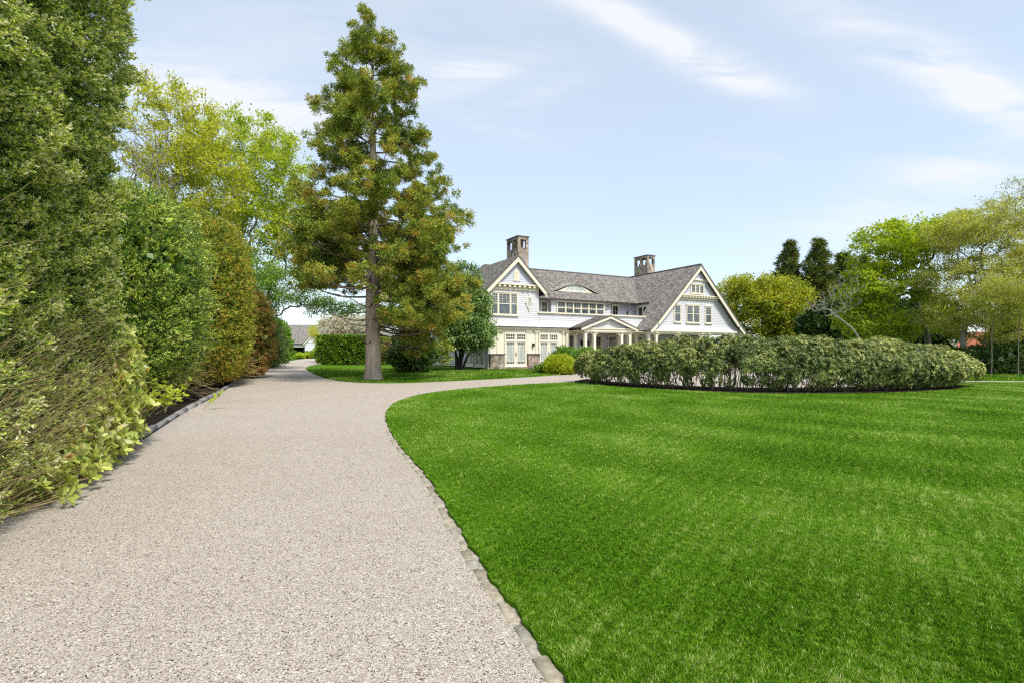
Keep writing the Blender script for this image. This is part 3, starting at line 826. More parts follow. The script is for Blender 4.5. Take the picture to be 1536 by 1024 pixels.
# main roof -----------------------------------------------------
ZR, VR, ZE, VE = 9.25, 6.7, 6.05, 2.5
m = MB(); m.roof((1.35, VE, ZE), (14.1, VE, ZE), (17.3, VR, ZR), (-.7, VR, ZR))
m.roof((-3.9, 10.9, ZE), (17, 10.9, ZE), (17.2, VR, ZR), (-.7, VR, ZR)); m.roof((-3.92, 3.4, ZE), (-3.92, 10.9, ZE), (-.7, VR, ZR), (-.7, VR - .02, ZR))
mr = m.build('roof', M['cedar'], H)
m = MB(); m.box(-.6, 17.0, VR - .12, VR + .12, ZR - .03, ZR + .05); m.build('ridge_cap', M['cedar'], mr)
m = MB(); m.box(1.5, 14.0, VE - .12, VE - .005, ZE - .13, ZE - .02); m.build('gutter', M['gutter'], H)
m = MB(); m.box(3.7, 10.9, VE + .02, VE + .22, ZE - .16, ZE - .11); m.build('eave_board', M['cream'], H)
for a in (3.7, 10.8):
    m = MB(); m.prism([(a, 5.86), (a - .75, 5.70), (a - .75, 5.62), (a, 5.78)], VE - .1, VE - .02); m.build('downpipe', M['gutter'], H)
# eyebrow dormer
EU, EH, EV = 7.33, 2.02, 3.62
zroof = lambda v: ZE + (v - VE) * (ZR - ZE) / (VR - VE)
bell = lambda x: .64 * max(0.0, math.cos(math.pi * min(1, abs(x) / EH) / 2)) ** 1.25
m = MB(); nu, nv = 44, 16
ug = np.linspace(EU - 2.9, EU + 2.9, nu + 1); vg = np.linspace(EV - .16, EV + 2.6, nv + 1)
def ez(u, v):
    x = abs(u - EU); b = .66 * math.cos(math.pi * min(1, x / 2.5) / 2) ** 1.3
    zt = zroof(EV) + .02 + b + .16 * (v - EV) - .0
    zr = zroof(v) + .03
    k = zt - zr
    return zr + (math.sqrt(k * k + .0036) + k) / 2 - .004 if x < 2.6 else zr - .02
idx = {}
pts = [(u, v, ez(u, v)) for v in vg for u in ug]
fs = [(j * (nu + 1) + i, j * (nu + 1) + i + 1, (j + 1) * (nu + 1) + i + 1, (j + 1) * (nu + 1) + i) for j in range(nv) for i in range(nu)]
uvs = [[(pts[k][0], pts[k][1] * 1.26) for k in f] for f in fs]
# keep only the part that stands off the slope
keep = [k for k, f in enumerate(fs) if max(pts[q][2] - zroof(pts[q][1]) for q in f) > .045]
m.add(pts, [fs[k] for k in keep], [uvs[k] for k in keep]); m.build('eyebrow_roof', M['cedar'], mr)
m = MB(); xs = np.linspace(-EH, EH, 33); zb = zroof(EV)
outer = [(EU + x, zb + bell(x)) for x in xs]; inner = [(EU + x * .80, zb + .10 + max(0, bell(x) - .16)) for x in xs]
k = len(xs)
m.add([(a, EV - .06, z) for a, z in outer] + [(a, EV - .06, z) for a, z in inner] + [(EU + x, EV - .06, zb - .02) for x in xs] , 
      [(i, i + 1, k + i + 1, k + i) for i in range(k - 1)] + [(k + i, k + i + 1, 2 * k + i + 1, 2 * k + i) for i in range(0)] )
m.prism([(EU - EH, zb - .02), (EU + EH, zb - .02), (EU + EH * .8, zb + .10), (EU - EH * .8, zb + .10)], EV - .06, EV + .05)
for q in (-.55, 0, .55): m.prism([(EU + q * .4 - .025, zb + .1), (EU + q * .4 + .025, zb + .1), (EU + q * 1.2 + .02, zb + .46 - abs(q) * .18), (EU + q * 1.2 - .02, zb + .46 - abs(q) * .18)], EV - .05, EV - .02)
eb = m.build('eyebrow_window', M['creampanel'], mr)
m = MB(); m.prism([(EU - EH * .8, zb + .08)] + inner + [(EU + EH * .8, zb + .08)], EV - .03, EV + .03); m.build('pane', M['blindglass'], eb)
# ground floor, left part ----------------------------------------
m = MB(); m.box(-3.44, 4.0, .10, .24, .24, 3.24); m.build('wall', M['creampanel'], H)
m = MB(); m.box(-3.5, 4.05, -.10, .1, 3.16, 3.30); m.box(-3.42, 12.4, .02, .1, 3.02, 3.16); m.build('belt_course', M['cream'], H)
m = MB(); m.box(-3.6, 3.98, -.10, .1, -.02, .20); m.build('plinth', M['stone'], H)
for a0, a1 in ((-3.35, -2.10), (.04, 1.10), (3.10, 3.95)):
    m = MB(); m.box(a0, a1, -.20, .1, -.02, 1.16); p = m.build('stone_pier', M['stone'], H)
    m = MB(); m.box(a0 - .04, a1 + .04, -.25, .1, 1.162, 1.23); m.build('coping', M['capstone'], p)
for a in (-2.55, .16, .94, 3.62):
    m = MB(); m.box(a - .12, a + .12, .03, .1, 1.24, 2.82)
    for k in range(5): e = .135 + .028 * k; m.box(a - e, a + e, .03 - .018 * (k + 1), .1, 2.82 + .04 * k + .001, 2.82 + .04 * (k + 1))
    m.build('pilaster', M['cream'], H)
french_door(H, -2.02, 0.0, .24, 2.86, .10); french_door(H, 1.14, 3.06, .24, 2.86, .10)
french_door(H, .5, 2.3, .24, 2.8, -.02, side_map(-3.45)); french_door(H, 2.6, 4.2, .24, 2.8, -.02, side_map(-3.45))
m = MB(side_map(-3.45)); m.box(5.15, 5.25, -.09, -.03, .1, 5.9); m.build('downpipe', M['gutter'], H)
window(H, 6.3, 8.2, 4.3, 5.7, -.02, [1, 1], side_map(-3.45))
def lantern(parent, a, d, z, k=1.0):
    m = MB(); m.box(a - .07 * k, a + .07 * k, d - .20 * k, d - .06 * k, z, z + .22 * k); m.box(a - .09 * k, a + .09 * k, d - .22 * k, d - .04 * k, z + .22 * k, z + .27 * k); m.box(a - .03, a + .03, d - .06 * k, d, z + .06, z + .3 * k)
    return m.build('wall_lantern', M['dark'], parent)
lantern(H, .60, .10, 1.78)
# veranda and portico -------------------------------------------
m = MB(); m.box(4.02, 23.6, -1.75, 2.6, -.02, .18); m.box(4.3, 9.8, -2.05, -1.752, -.02, .09); m.build('porch_floor', M['deck'], H)
w = MB(); w.siding(lambda z: 4.0, lambda z: 23.3, .2, 3.1, 2.5, .155); w.box(4.0, 23.2, 2.51, 2.7, .1, 3.1); w.mp = side_map(4.02)
w.build('wall', M['porchgrey'], H)
m = MB(); m.box(4.05, 11.2, -1.3, 2.45, 3.08, 3.12); m.box(11.2, 23.2, -1.5, 2.45, 3.08, 3.12); m.build('porch_ceiling', M['creampanel'], H)
window(H, 4.9, 6.7, .25, 2.9, 2.48, [1, 1], glass='darkglass', sash=False, grid=(3, 6, .0, 1.0), name='front_door')
for a0 in (8.2, 10.2, 13.2, 15.6, 18.6, 21): window(H, a0, a0 + 1.25, .9, 2.85, 2.48, [1], glass='darkglass', grid=(4, 2, .56, 1.0))
for a in (7.2, 7.75): lantern(H, a, 2.48, 1.9, 1.6)
lantern(H, 4.35, 2.48, 1.75, 2.0)
C = [(3.86, 0.0), (4.68, 0.0), (4.68, -1.45), (5.60, -1.45), (8.50, -1.45), (9.42, -1.45), (9.42, 0.0), (10.4, 0.0), (11.45, 0.0), (11.45, -1.6), (12.35, -1.6), (15.0, -1.6), (18.1, -1.6), (19.05, -1.6), (21.3, -1.6), (22.25, -1.6), (23.2, -1.6)]
for a, d in C: column(H, a, d, .18, 3.02)
for a0, a1, d, fl in ((3.98, 4.56, 0, 0), (4.80, 5.48, -1.45, 0), (5.72, 8.38, -1.45, .62), (8.62, 9.30, -1.45, 0), (9.54, 10.28, 0, 0), (10.52, 11.33, 0, 0), (11.57, 12.23, -1.6, 0), (12.47, 14.88, -1.6, .6), (15.12, 17.98, -1.6, .62), (18.22, 18.93, -1.6, 0), (19.17, 21.18, -1.6, .5), (21.42, 22.13, -1.6, 0), (22.37, 23.08, -1.6, 0)):
    spandrel(H, a0, a1, d, 3.02, .50, fl)
for u0, d0, d1 in ((4.68, -1.33, -.12), (9.42, -1.33, -.12), (11.45, -1.48, -.12)): spandrel(H, d0, d1, 0, 3.02, .5, .2, side_map(u0))
m = MB(); m.box(4.5, 9.6, -1.60, -1.30, 3.022, 3.30); m.box(4.5, 4.84, -1.30, .0, 3.022, 3.30); m.box(9.26, 9.6, -1.30, .0, 3.022, 3.30); m.box(4.3, 9.8, -1.68, -1.602, 3.24, 3.34)
m.build('portico_beam', M['cream'], H)
m = MB(); m.box(9.6, 11.3, -.12, .14, 3.022, 3.28); m.box(11.3, 23.4, -1.74, -1.44, 3.022, 3.25); m.box(11.3, 11.6, -1.44, .12, 3.022, 3.25); m.build('porch_beam', M['cream'], H)
PU, PZ, PE, PW = 7.05, 4.40, 3.34, 3.05
m = MB(); m.siding(lambda z: PU - (PZ - .12 - z) * PW / (PZ - PE), lambda z: PU + (PZ - .12 - z) * PW / (PZ - PE), 3.36, 4.24, -1.5, .12); m.prism([(PU - 2.6, 3.34), (PU + 2.6, 3.34), (PU, 4.24)], -1.49, -1.3)
pd = m.build('pediment', M['siding'], H)
m = MB(); m.prism([(PU + .30 * math.cos(t), 3.80 + .09 * math.sin(t)) for t in np.linspace(0, 2 * math.pi, 20, endpoint=False)], -1.56, -1.5); m.build('ornament', M['creampanel'], pd)
for s in (-1, 1): rake(H, (PU, PZ - .02), (PU + s * PW, PE - .02), -1.86, -1.78, .24)
m = MB()
m.roof((PU - PW - .02, -1.9, PE), (PU - PW - .02, .0, PE), (PU, .0, PZ), (PU, -1.9, PZ), th=.07); m.roof((PU + PW + .02, -1.9, PE), (PU + PW + .02, .0, PE), (PU, .0, PZ), (PU, -1.9, PZ), th=.07); m.build('roof', M['cedar'], H)
# right wing ------------------------------------------------------
half = lambda z: (ZB - z) if z > 4.05 else (ZB - 4.05) + (4.05 - z) * 1.12
hw = lambda z: half(z) - .26
w = MB(); w.siding(lambda z: UB - hw(z), lambda z: UB + hw(z), 3.28, 6.2, VB, .155, lambda z: .20 * max(0.0, (3.9 - z) / .6) ** 2)
w.prism([(UB - hw(3.3), 3.28), (UB + hw(3.3), 3.28), (UB + hw(4.05), 4.05), (UB, ZB - .28), (UB - hw(4.05), 4.05)], VB + .006, VB + .2); w.build('wall', M['siding'], H)
w = MB(); w.siding(lambda z: UB - hw(z) + .1, lambda z: UB + hw(z) - .1, 6.58, 7.88, VB - .13, .14); w.prism([(UB - 2.5, 6.58), (UB + 2.5, 6.58), (UB + 1.2, 7.88), (UB - 1.2, 7.88)], VB - .12, VB); w.build('gable_panel', M['scallop'], H)
w = MB(); w.siding(lambda z: UB - hw(z) + .1, lambda z: UB + hw(z) - .1, 8.10, 9.05, VB - .20, .14); w.prism([(UB - .95, 8.1), (UB + .95, 8.1), (UB, 9.05)], VB - .19, VB); w.build('gable_panel', M['scallop'], H)
dentil_band(H, UB - 2.75, UB + 2.75, VB - .01, 6.16, 6.60, 15)
m = MB(); m.box(UB - 1.3, UB + 1.3, VB - .28, VB, 7.98, 8.10); m.box(UB - 1.35, UB + 1.35, VB - .20, VB, 7.88, 7.98); m.build('cornice', M['cream'], H)
m = MB(); m.box(11.3, 23.6, VB - .24, VB - .10, 3.16, 3.28); m.build('belt_course', M['cream'], H)
window(H, 14.50, 15.38, 4.05, 5.62, VB - .02, [1], grid=(1, 3, .55, 1.0)); window(H, 16.05, 17.85, 4.02, 5.66, VB - .02, [1, 1], grid=(1, 3, .55, 1.0)); window(H, 18.55, 19.45, 4.03, 5.62, VB - .02, [1], grid=(1, 3, .55, 1.0))
window(H, 16.5, 18.25, 6.75, 7.62, VB - .15, [1, 1, 1], sash=False, grid=(1, 3, 0, 1), case=.09)
for s in (-1, 1):
    rake(H, (UB, ZB - .03), (UB + s * 5.45, ZB - 5.48), VB - .56, VB - .48, .36); rake(H, (UB + s * 5.38, ZB - 5.41), (UB + s * 6.32, 3.27), VB - .562, VB - .478, .36)
m = MB()
m.roof((UB - 6.35, VB - .6, 3.24), (UB - 6.35, .1, 3.24), (UB - 5.4, .35, 4.05), (UB - 5.4, VB - .6, 4.05)); m.roof((UB - 5.4, VB - .6, 4.05), (UB - 5.4, .35, 4.05), (UB - 3.4, .95, 6.05), (UB - 3.4, VB - .6, 6.05))
m.roof((UB - 3.4, VB - .6, 6.05), (UB - 3.4, 12.5, 6.05), (UB, 12.5, ZB), (UB, VB - .6, ZB))
m.roof((UB + 6.35, VB - .6, 3.24), (UB + 6.35, 12.5, 3.24), (UB + 5.4, 12.5, 4.05), (UB + 5.4, VB - .6, 4.05)); m.roof((UB + 5.4, VB - .6, 4.05), (UB + 5.4, 12.5, 4.05), (UB, 12.5, ZB), (UB, VB - .6, ZB))
rr = m.build('roof', M['cedar'], H)
m = MB(); m.box(UB - .11, UB + .11, VB - .58, 12.4, ZB - .03, ZB + .05); m.build('ridge_cap', M['cedar'], rr)
m = MB(); m.box(UB - 3.52, UB - 3.41, .97, 4.6, 5.92, 6.02); m.build('gutter', M['gutter'], H)
w = MB(side_map(UB - 3.2)); w.siding(lambda z: .7, lambda z: 3.2, 3.62, 6.0, 0, .155); w.mp = lambda p: p; w.box(UB - 3.18, UB + 5, 2.7, 12.4, .1, 5.9); w.build('wall', M['porchgrey'], H)
# chimneys
def chimney(u0, v0, zb, zt, wu=1.07, wv=2.1):
    m = MB(); zo, zl = zt - 1.08, zt - .30
    m.box(u0, u0 + wu, v0, v0 + wv, zb, zo)
    p = .25
    for a in (u0, u0 + wu - p):
        for d in (v0, v0 + wv / 2 - p / 2, v0 + wv - p): m.box(a, a + p, d, d + p, zo + .001, zl)
    m.box(u0, u0 + wu, v0, v0 + wv, zl + .001, zt - .10)
    c = m.build('chimney', M['stone'], H)
    m = MB(); m.box(u0 - .06, u0 + wu + .06, v0 - .06, v0 + wv + .06, zt - .099, zt); m.build('cap_stone', M['capstone'], c)
    m = MB(); m.box(u0 + .36, u0 + .71, v0 + .4, v0 + .75, zo + .002, zt - .75); m.box(u0 + .36, u0 + .71, v0 + 1.4, v0 + 1.75, zo + .002, zt - .8); m.build('flue', M['capstone'], c)
chimney(1.13, 3.5, 5.0, 11.52); chimney(18.97, 6.5, 7.0, 11.9)

# ------------------------------------------------------------------ other buildings
def small_house(name, label, x0, x1, y, depth, ze, zr, wall, roof, opening=None, rz=0.0, hip=True):
    b = empty(name, ((x0 + x1) / 2, y, 0), rz); tag(b, label, 'building')
    hw_ = (x1 - x0) / 2
    m = MB()
    if opening:
        a0, a1, zo = opening
        m.box(-hw_, a0, 0, .3, 0, ze); m.box(a1, hw_, 0, .3, 0, ze); m.box(a0, a1, 0, .3, zo, ze)
        m.box(-hw_, -hw_ + .3, .3, depth, 0, ze); m.box(hw_ - .3, hw_, .3, depth, 0, ze); m.box(-hw_ + .3, hw_ - .3, depth - .3, depth, 0, ze)
    else: m.box(-hw_, hw_, 0, depth, 0, ze)
    m.build('wall', M[wall], b)
    m = MB(); e = .4; k = hw_ * .45 if hip else -e
    m.roof((-hw_ - e, -e, ze), (hw_ + e, -e, ze), (hw_ - k, depth / 2, zr), (-hw_ + k, depth / 2, zr)); m.roof((-hw_ - e, depth + e, ze), (hw_ + e, depth + e, ze), (hw_ - k, depth / 2, zr), (-hw_ + k, depth / 2, zr))
    if hip:
        for s in (-1, 1): m.roof((s * (hw_ + e), -e, ze), (s * (hw_ + e), depth + e, ze), (s * (hw_ - k), depth / 2 + .01, zr), (s * (hw_ - k), depth / 2 - .01, zr))
    else:
        for s in (-1, 1):
            q = s * (hw_ - .1); m.add([(q, 0, ze), (q, depth, ze), (q, depth / 2, zr - .1)], [(0, 1, 2)])
    m.build('roof', M[roof], b)
    return b
M['white'] = siding_mat('white_boards', (.74, .74, .78))
M['redroof'] = shingle_mat('red_clay_roof', [(.30, .10, .06), (.40, .15, .09), (.48, .19, .12), (.55, .25, .17)], .3, .3)
gb = small_house('garage_building', 'low white outbuilding with grey shingle roof and dark open bay at the drive end', -45.5, -34.5, 100, 9, 2.75, 6.6, 'white', 'cedar', (-3.4, -.4, 2.1), hip=False)
m = MB(); m.prism([(-.1, 2.9), (4.1, 2.9), (2.0, 5.0)], -.9, .05); m.box(0, 4.0, -.85, -.002, 0, 2.9); m.build('wall', M['white'], gb)
for s in (-1, 1): rake(gb, (2.0, 5.1), (2.0 + s * 2.35, 2.75), -1.1, -.92, .28)
m = MB(); m.roof((-.4, -1.1, 2.72), (-.4, 2.5, 2.72), (2.0, 3.5, 5.12), (2.0, -1.1, 5.12)); m.roof((4.4, -1.1, 2.72), (4.4, 2.5, 2.72), (2.0, 3.5, 5.12), (2.0, -1.1, 5.12)); m.build('roof', M['cedar'], gb)
m = MB(); m.box(-3.5, -.3, -.06, 0, 2.1, 2.45); m.build('lintel', M['cream'], gb)
window(gb, 2.4, 3.4, .4, 2.2, -.87, [1], glass='darkglass')
small_house('neighbour_house', 'distant low house with a red roof seen under the trees at right', 62, 84, 72, 9, 1.85, 4.2, 'creampanel', 'redroof')
small_house('neighbour_house', 'distant white house with grey roof glimpsed between the tree trunks', 52, 63, 82, 9, 2.6, 5.0, 'white', 'cedar')
# ------------------------------------------------------------------ plant materials
M['bark'] = bark_mat('grey_brown_bark', (.13, .105, .085), (.30, .26, .22))
M['cedarbark'] = bark_mat('fibrous_bark', (.30, .24, .19), (.68, .585, .48), (16, 16, 1.1), .9, .04)
M['palebark'] = bark_mat('pale_grey_bark', (.20, .18, .155), (.40, .37, .33))
M['darkbark'] = bark_mat('dark_bark', (.045, .036, .03), (.12, .10, .085))
M['straw'] = bark_mat('straw_twigs', (.26, .20, .085), (.58, .47, .22), (5, 5, 5), .2)
M['yew'] = foliage_mat('boxwood_leaf', [(0, (.008, .020, .004)), (.35, (.048, .088, .011)), (.62, (.17, .21, .022)), (.82, (.30, .31, .04)), (1, (.45, .40, .12))], .20, .40, .45, gain=3.1)
M['yewolive'] = foliage_mat('olive_yew_leaf', [(0, (.012, .024, .005)), (.35, (.064, .094, .010)), (.65, (.17, .19, .018)), (.85, (.26, .24, .03)), (1, (.24, .125, .03))], .3, .45, .35, gain=2.5)
M['rhodo'] = foliage_mat('broad_leaf', [(0, (.05, .085, .012)), (.4, (.16, .19, .03)), (.75, (.30, .31, .075)), (.96, (.48, .46, .18)), (1, (.20, .08, .02))], .35, .35, .45, gain=2.4)
M['conifer'] = foliage_mat('conifer_spray', [(0, (.014, .034, .009)), (.3, (.048, .080, .014)), (.6, (.135, .165, .022)), (.82, (.225, .225, .035)), (1, (.22, .125, .035))], .25, .6, .2, gain=2.4)
M['darkconifer'] = foliage_mat('dark_conifer_spray', [(0, (.012, .028, .007)), (.5, (.045, .066, .013)), (1, (.13, .135, .03))], .2, .6, .2)
M['magnolia'] = foliage_mat('glossy_leaf', [(0, (.018, .042, .010)), (.45, (.060, .110, .025)), (.8, (.13, .20, .055)), (1, (.24, .28, .10))], .2, .42, .4)
M['lime'] = foliage_mat('lime_spring_leaf', [(0, (.10, .15, .008)), (.5, (.22, .28, .016)), (1, (.34, .36, .04))], .5, .5, .25)
M['yellowleaf'] = foliage_mat('yellow_spring_leaf', [(0, (.14, .17, .012)), (.5, (.28, .29, .022)), (1, (.36, .34, .06))], .5, .5, .25)
M['beige'] = foliage_mat('pale_catkin', [(0, (.15, .165, .03)), (.5, (.27, .275, .065)), (1, (.40, .37, .15))], .45, .6, .2)
M['maple'] = foliage_mat('maple_leaf', [(0, (.09, .13, .010)), (.45, (.195, .225, .018)), (.8, (.29, .275, .03)), (1, (.32, .21, .05))], .5, .5, .25)
M['darkleaf'] = foliage_mat('dark_leaf', [(0, (.010, .024, .006)), (.5, (.026, .052, .010)), (1, (.075, .12, .02))], .25, .45, .35)
M['green'] = foliage_mat('mid_green_leaf', [(0, (.025, .065, .008)), (.5, (.075, .15, .018)), (1, (.19, .28, .04))], .3, .45, .35)
M['privet'] = foliage_mat('clipped_hedge_leaf', [(0, (.022, .055, .006)), (.45, (.075, .145, .010)), (.8, (.16, .24, .016)), (1, (.30, .34, .05))], .3, .42, .35)
M['pieris'] = foliage_mat('grey_green_leaf', [(0, (.020, .036, .009)), (.4, (.080, .105, .026)), (.72, (.215, .225, .065)), (1, (.40, .36, .14))], .22, .4, .4)
M['chartreuse'] = foliage_mat('golden_shrub_leaf', [(0, (.10, .15, .006)), (.5, (.25, .30, .012)), (1, (.44, .42, .04))], .35, .5, .3)
M['feather'] = foliage_mat('feathery_leaf', [(0, (.035, .06, .018)), (.5, (.10, .145, .045)), (1, (.23, .25, .10))], .3, .5, .25)
M['pink'] = foliage_mat('pale_blossom', [(0, (.30, .19, .16)), (.5, (.50, .36, .30)), (1, (.62, .52, .42))], .4, .6, .2)
M['russet'] = foliage_mat('russet_leaf', [(0, (.05, .06, .012)), (.4, (.10, .11, .02)), (.75, (.19, .12, .035)), (1, (.25, .10, .04))], .3, .5, .25)

def plant(name, label, cat, loc, group=None):
    o = empty(name, loc); tag(o, label, cat, group); return o
def child(name, me, mat, root):
    """part whose mesh is given in place coordinates"""
    me.transform(__import__('mathutils').Matrix.Translation(-Vector(root.location)))
    return link(name, me, mat, root)

# ------------------------------------------------------------------ generic plants
def ellips_foliage(g, c, rad, n, count, k, L, Wd, shoot, lump, lumpw, seed, zmin=None, zbrown=None, rot=0.0, core=True, inw=.30, rnd=.55, up=.35, tint0=.42, top=None, hole=None):
    """leaves on short shoots over a lumpy rounded body; centre c, radii rad, squareness n"""
    d = rdir(g, count * 2)
    r = 1.0 / ((np.abs(d) ** n).sum(1)) ** (1.0 / n)
    q = d * r[:, None]                                                  # unit body
    nrm = unit(np.sign(q) * np.abs(q) ** (n - 1) / np.array(rad))
    p = q * np.array(rad)
    # even out the cover
    keep = g.uniform(size=len(p)) < np.clip(r * r / (r * r).max() * 1.7, 0, 1)
    p, nrm = p[keep][:count], nrm[keep][:count]
    nz = Noise(seed, lumpw[0], lumpw[1]); nf = Noise(seed + 1, lumpw[0] * .4, lumpw[0])
    hgt = nz(p)
    dep = np.abs(g.exponential(inw, len(p))); nfp = nf(p); ng = Noise(seed + 4, lumpw[0] * .22, lumpw[0] * .5)(p)
    open_ = (nfp * .55 + ng * .85 > -.42 - dep * 1.5); p, nrm, hgt, dep, nfp, ng = p[open_], nrm[open_], hgt[open_], dep[open_], nfp[open_], ng[open_]
    p = p + nrm * (hgt * lump + nfp * lump * .45 + ng * lump * .22 - dep)[:, None]
    cr, sr = math.cos(rot), math.sin(rot)
    Rz = np.array([[cr, -sr, 0], [sr, cr, 0], [0, 0, 1]])
    p = p @ Rz.T + np.array(c); nrm = nrm @ Rz.T
    if zmin is not None:
        kk = p[:, 2] > zmin + g.uniform(-.1, .25, len(p)); p, nrm, hgt = p[kk], nrm[kk], hgt[kk]
    if hole is not None:
        kk = ((p - np.array(hole[:3])) / np.array(hole[3:])) ** 2
        kk = kk.sum(1) > 1 + .5 * g.normal(size=len(p)) * .5; p, nrm, hgt = p[kk], nrm[kk], hgt[kk]
        nfp = None
    ct = tint0 + .10 * Noise(seed + 2, .5, 2.0)(p) + .12 * nf(p) + .17 * g.normal(size=len(p))
    if top is not None: ct = ct + top * np.clip((p[:, 2] - c[2]) / rad[2], -1, 1)
    sdir = unit(nrm * .9 + np.array([0, 0, up]) + g.normal(size=p.shape) * rnd)
    v, f = sprigs(p, sdir, k, shoot, L, Wd, g)
    t = np.clip(np.repeat(ct, k) + .21 * g.normal(size=len(f)), 0, 1)
    if zbrown is not None:
        zz = np.repeat(p[:, 2], k); t = np.clip(t + np.clip((zbrown - zz) / zbrown, 0, 1) * g.uniform(0, 1.0, len(t)) * .75, 0, 1)
    parts = [(v, f, t)]
    if core:
        m = count // 6
        d2 = rdir(g, m); r2 = 1.0 / ((np.abs(d2) ** n).sum(1)) ** (1.0 / n)
        pc = (d2 * (r2 * g.uniform(.6, .93, m))[:, None] * np.array(rad)) @ Rz.T + np.array(c)
        if zmin is not None: pc = pc[pc[:, 2] > zmin + .15]
        v2, f2 = leaf_quads(pc, rdir(g, len(pc)), L * 4.5, Wd * 7, g)
        parts.append((v2, f2, np.clip(.30 + .15 * g.normal(size=len(f2)), 0, 1)))
    return join(parts)

def stems(g, base_c, spread, n, top, tops, r0, bend=.25, segs=5, sides=5):
    """n curved stems from around base_c out to points"""
    P0, P1, a, b = [], [], [], []
    for i in range(n):
        s = np.array([base_c[0] + g.normal() * spread, base_c[1] + g.normal() * spread, base_c[2]])
        e = tops[i % len(tops)]
        mid = (s + e) / 2 + g.normal(size=3) * bend * np.linalg.norm(e - s) * .5
        rr = r0 * g.uniform(.6, 1.2)
        prev = s
        for k in range(1, segs + 1):
            t = k / segs; q = (1 - t) ** 2 * s + 2 * t * (1 - t) * mid + t * t * e + g.normal(size=3) * .012
            P0.append(prev); P1.append(q); a.append(rr * (1 - .7 * (k - 1) / segs)); b.append(rr * (1 - .7 * k / segs)); prev = q
    return tubes(P0, P1, np.array(a), np.array(b), sides)

def decid(name, label, cat, trunk, ells, n, leaf, mat, bark, seed, per=26, spread=.45, L=.16, Wd=.10, tip=.011, bf=.3, shell=.45, droop=-.1, tint0=.45, tip_only=False, group=None, flat=.7, sub=3, wob=.12, clump=.16, power=2.25, extra=None, sides=6):
    g = rng(seed)
    root = plant(name, label, cat, tuple(trunk[0]), group)
    tg = env_points(g, ells, n, shell)
    P, par, rad, istip = grow(trunk, tg, bf, tip, power, sub, wob, seed)
    rad[0] *= 1.25
    child('trunk', skeleton_mesh('trunk', P, par, rad, sides), M[bark], root)
    for (s_, e_) in (extra or []):
        s_, e_ = np.array(s_), np.array(e_); u_ = np.linspace(0, 1, 8)[:, None]
        q_ = s_ + (e_ - s_) * u_ ** np.array([[1.6, 1.6, 1.0]]) + g.normal(size=(8, 3)) * .015
        child('trunk', np_mesh('trunk', *tubes(q_[:-1], q_[1:], np.linspace(.10, .05, 7), np.linspace(.095, .045, 7), 8), smooth=True), M[bark], root)
    if leaf:
        cand = np.where((rad < tip * (1.05 if tip_only else 2.6)) & (np.arange(len(P)) >= len(trunk)))[0]
        c = P[cand]
        ct = tint0 + clump * g.normal(size=len(c)) + .08 * Noise(seed + 5, 1.5, 5)(c)
        idx = np.repeat(np.arange(len(c)), per)
        off = g.normal(size=(len(idx), 3)) * spread * np.array([1, 1, flat])
        p = c[idx] + off
        cen = np.array([e[:3] for e in ells]).mean(0)
        d = unit(unit(p - cen) * .5 + g.normal(size=p.shape) * .8 + np.array([0, 0, droop]))
        nr = unit(np.array([.12, -.22, 1.0]) + g.normal(size=p.shape) * .5)
        v, f = leaf_quads(p, d, L * g.uniform(.6, 1.3, len(p)), Wd * g.uniform(.6, 1.3, len(p)), g, nrm=nr)
        t = np.clip(ct[idx] + .12 * g.normal(size=len(idx)), 0, 1)
        child('crown', np_mesh('crown', v, f, t), M[leaf] if leaf in M else leaf, root)
    return root

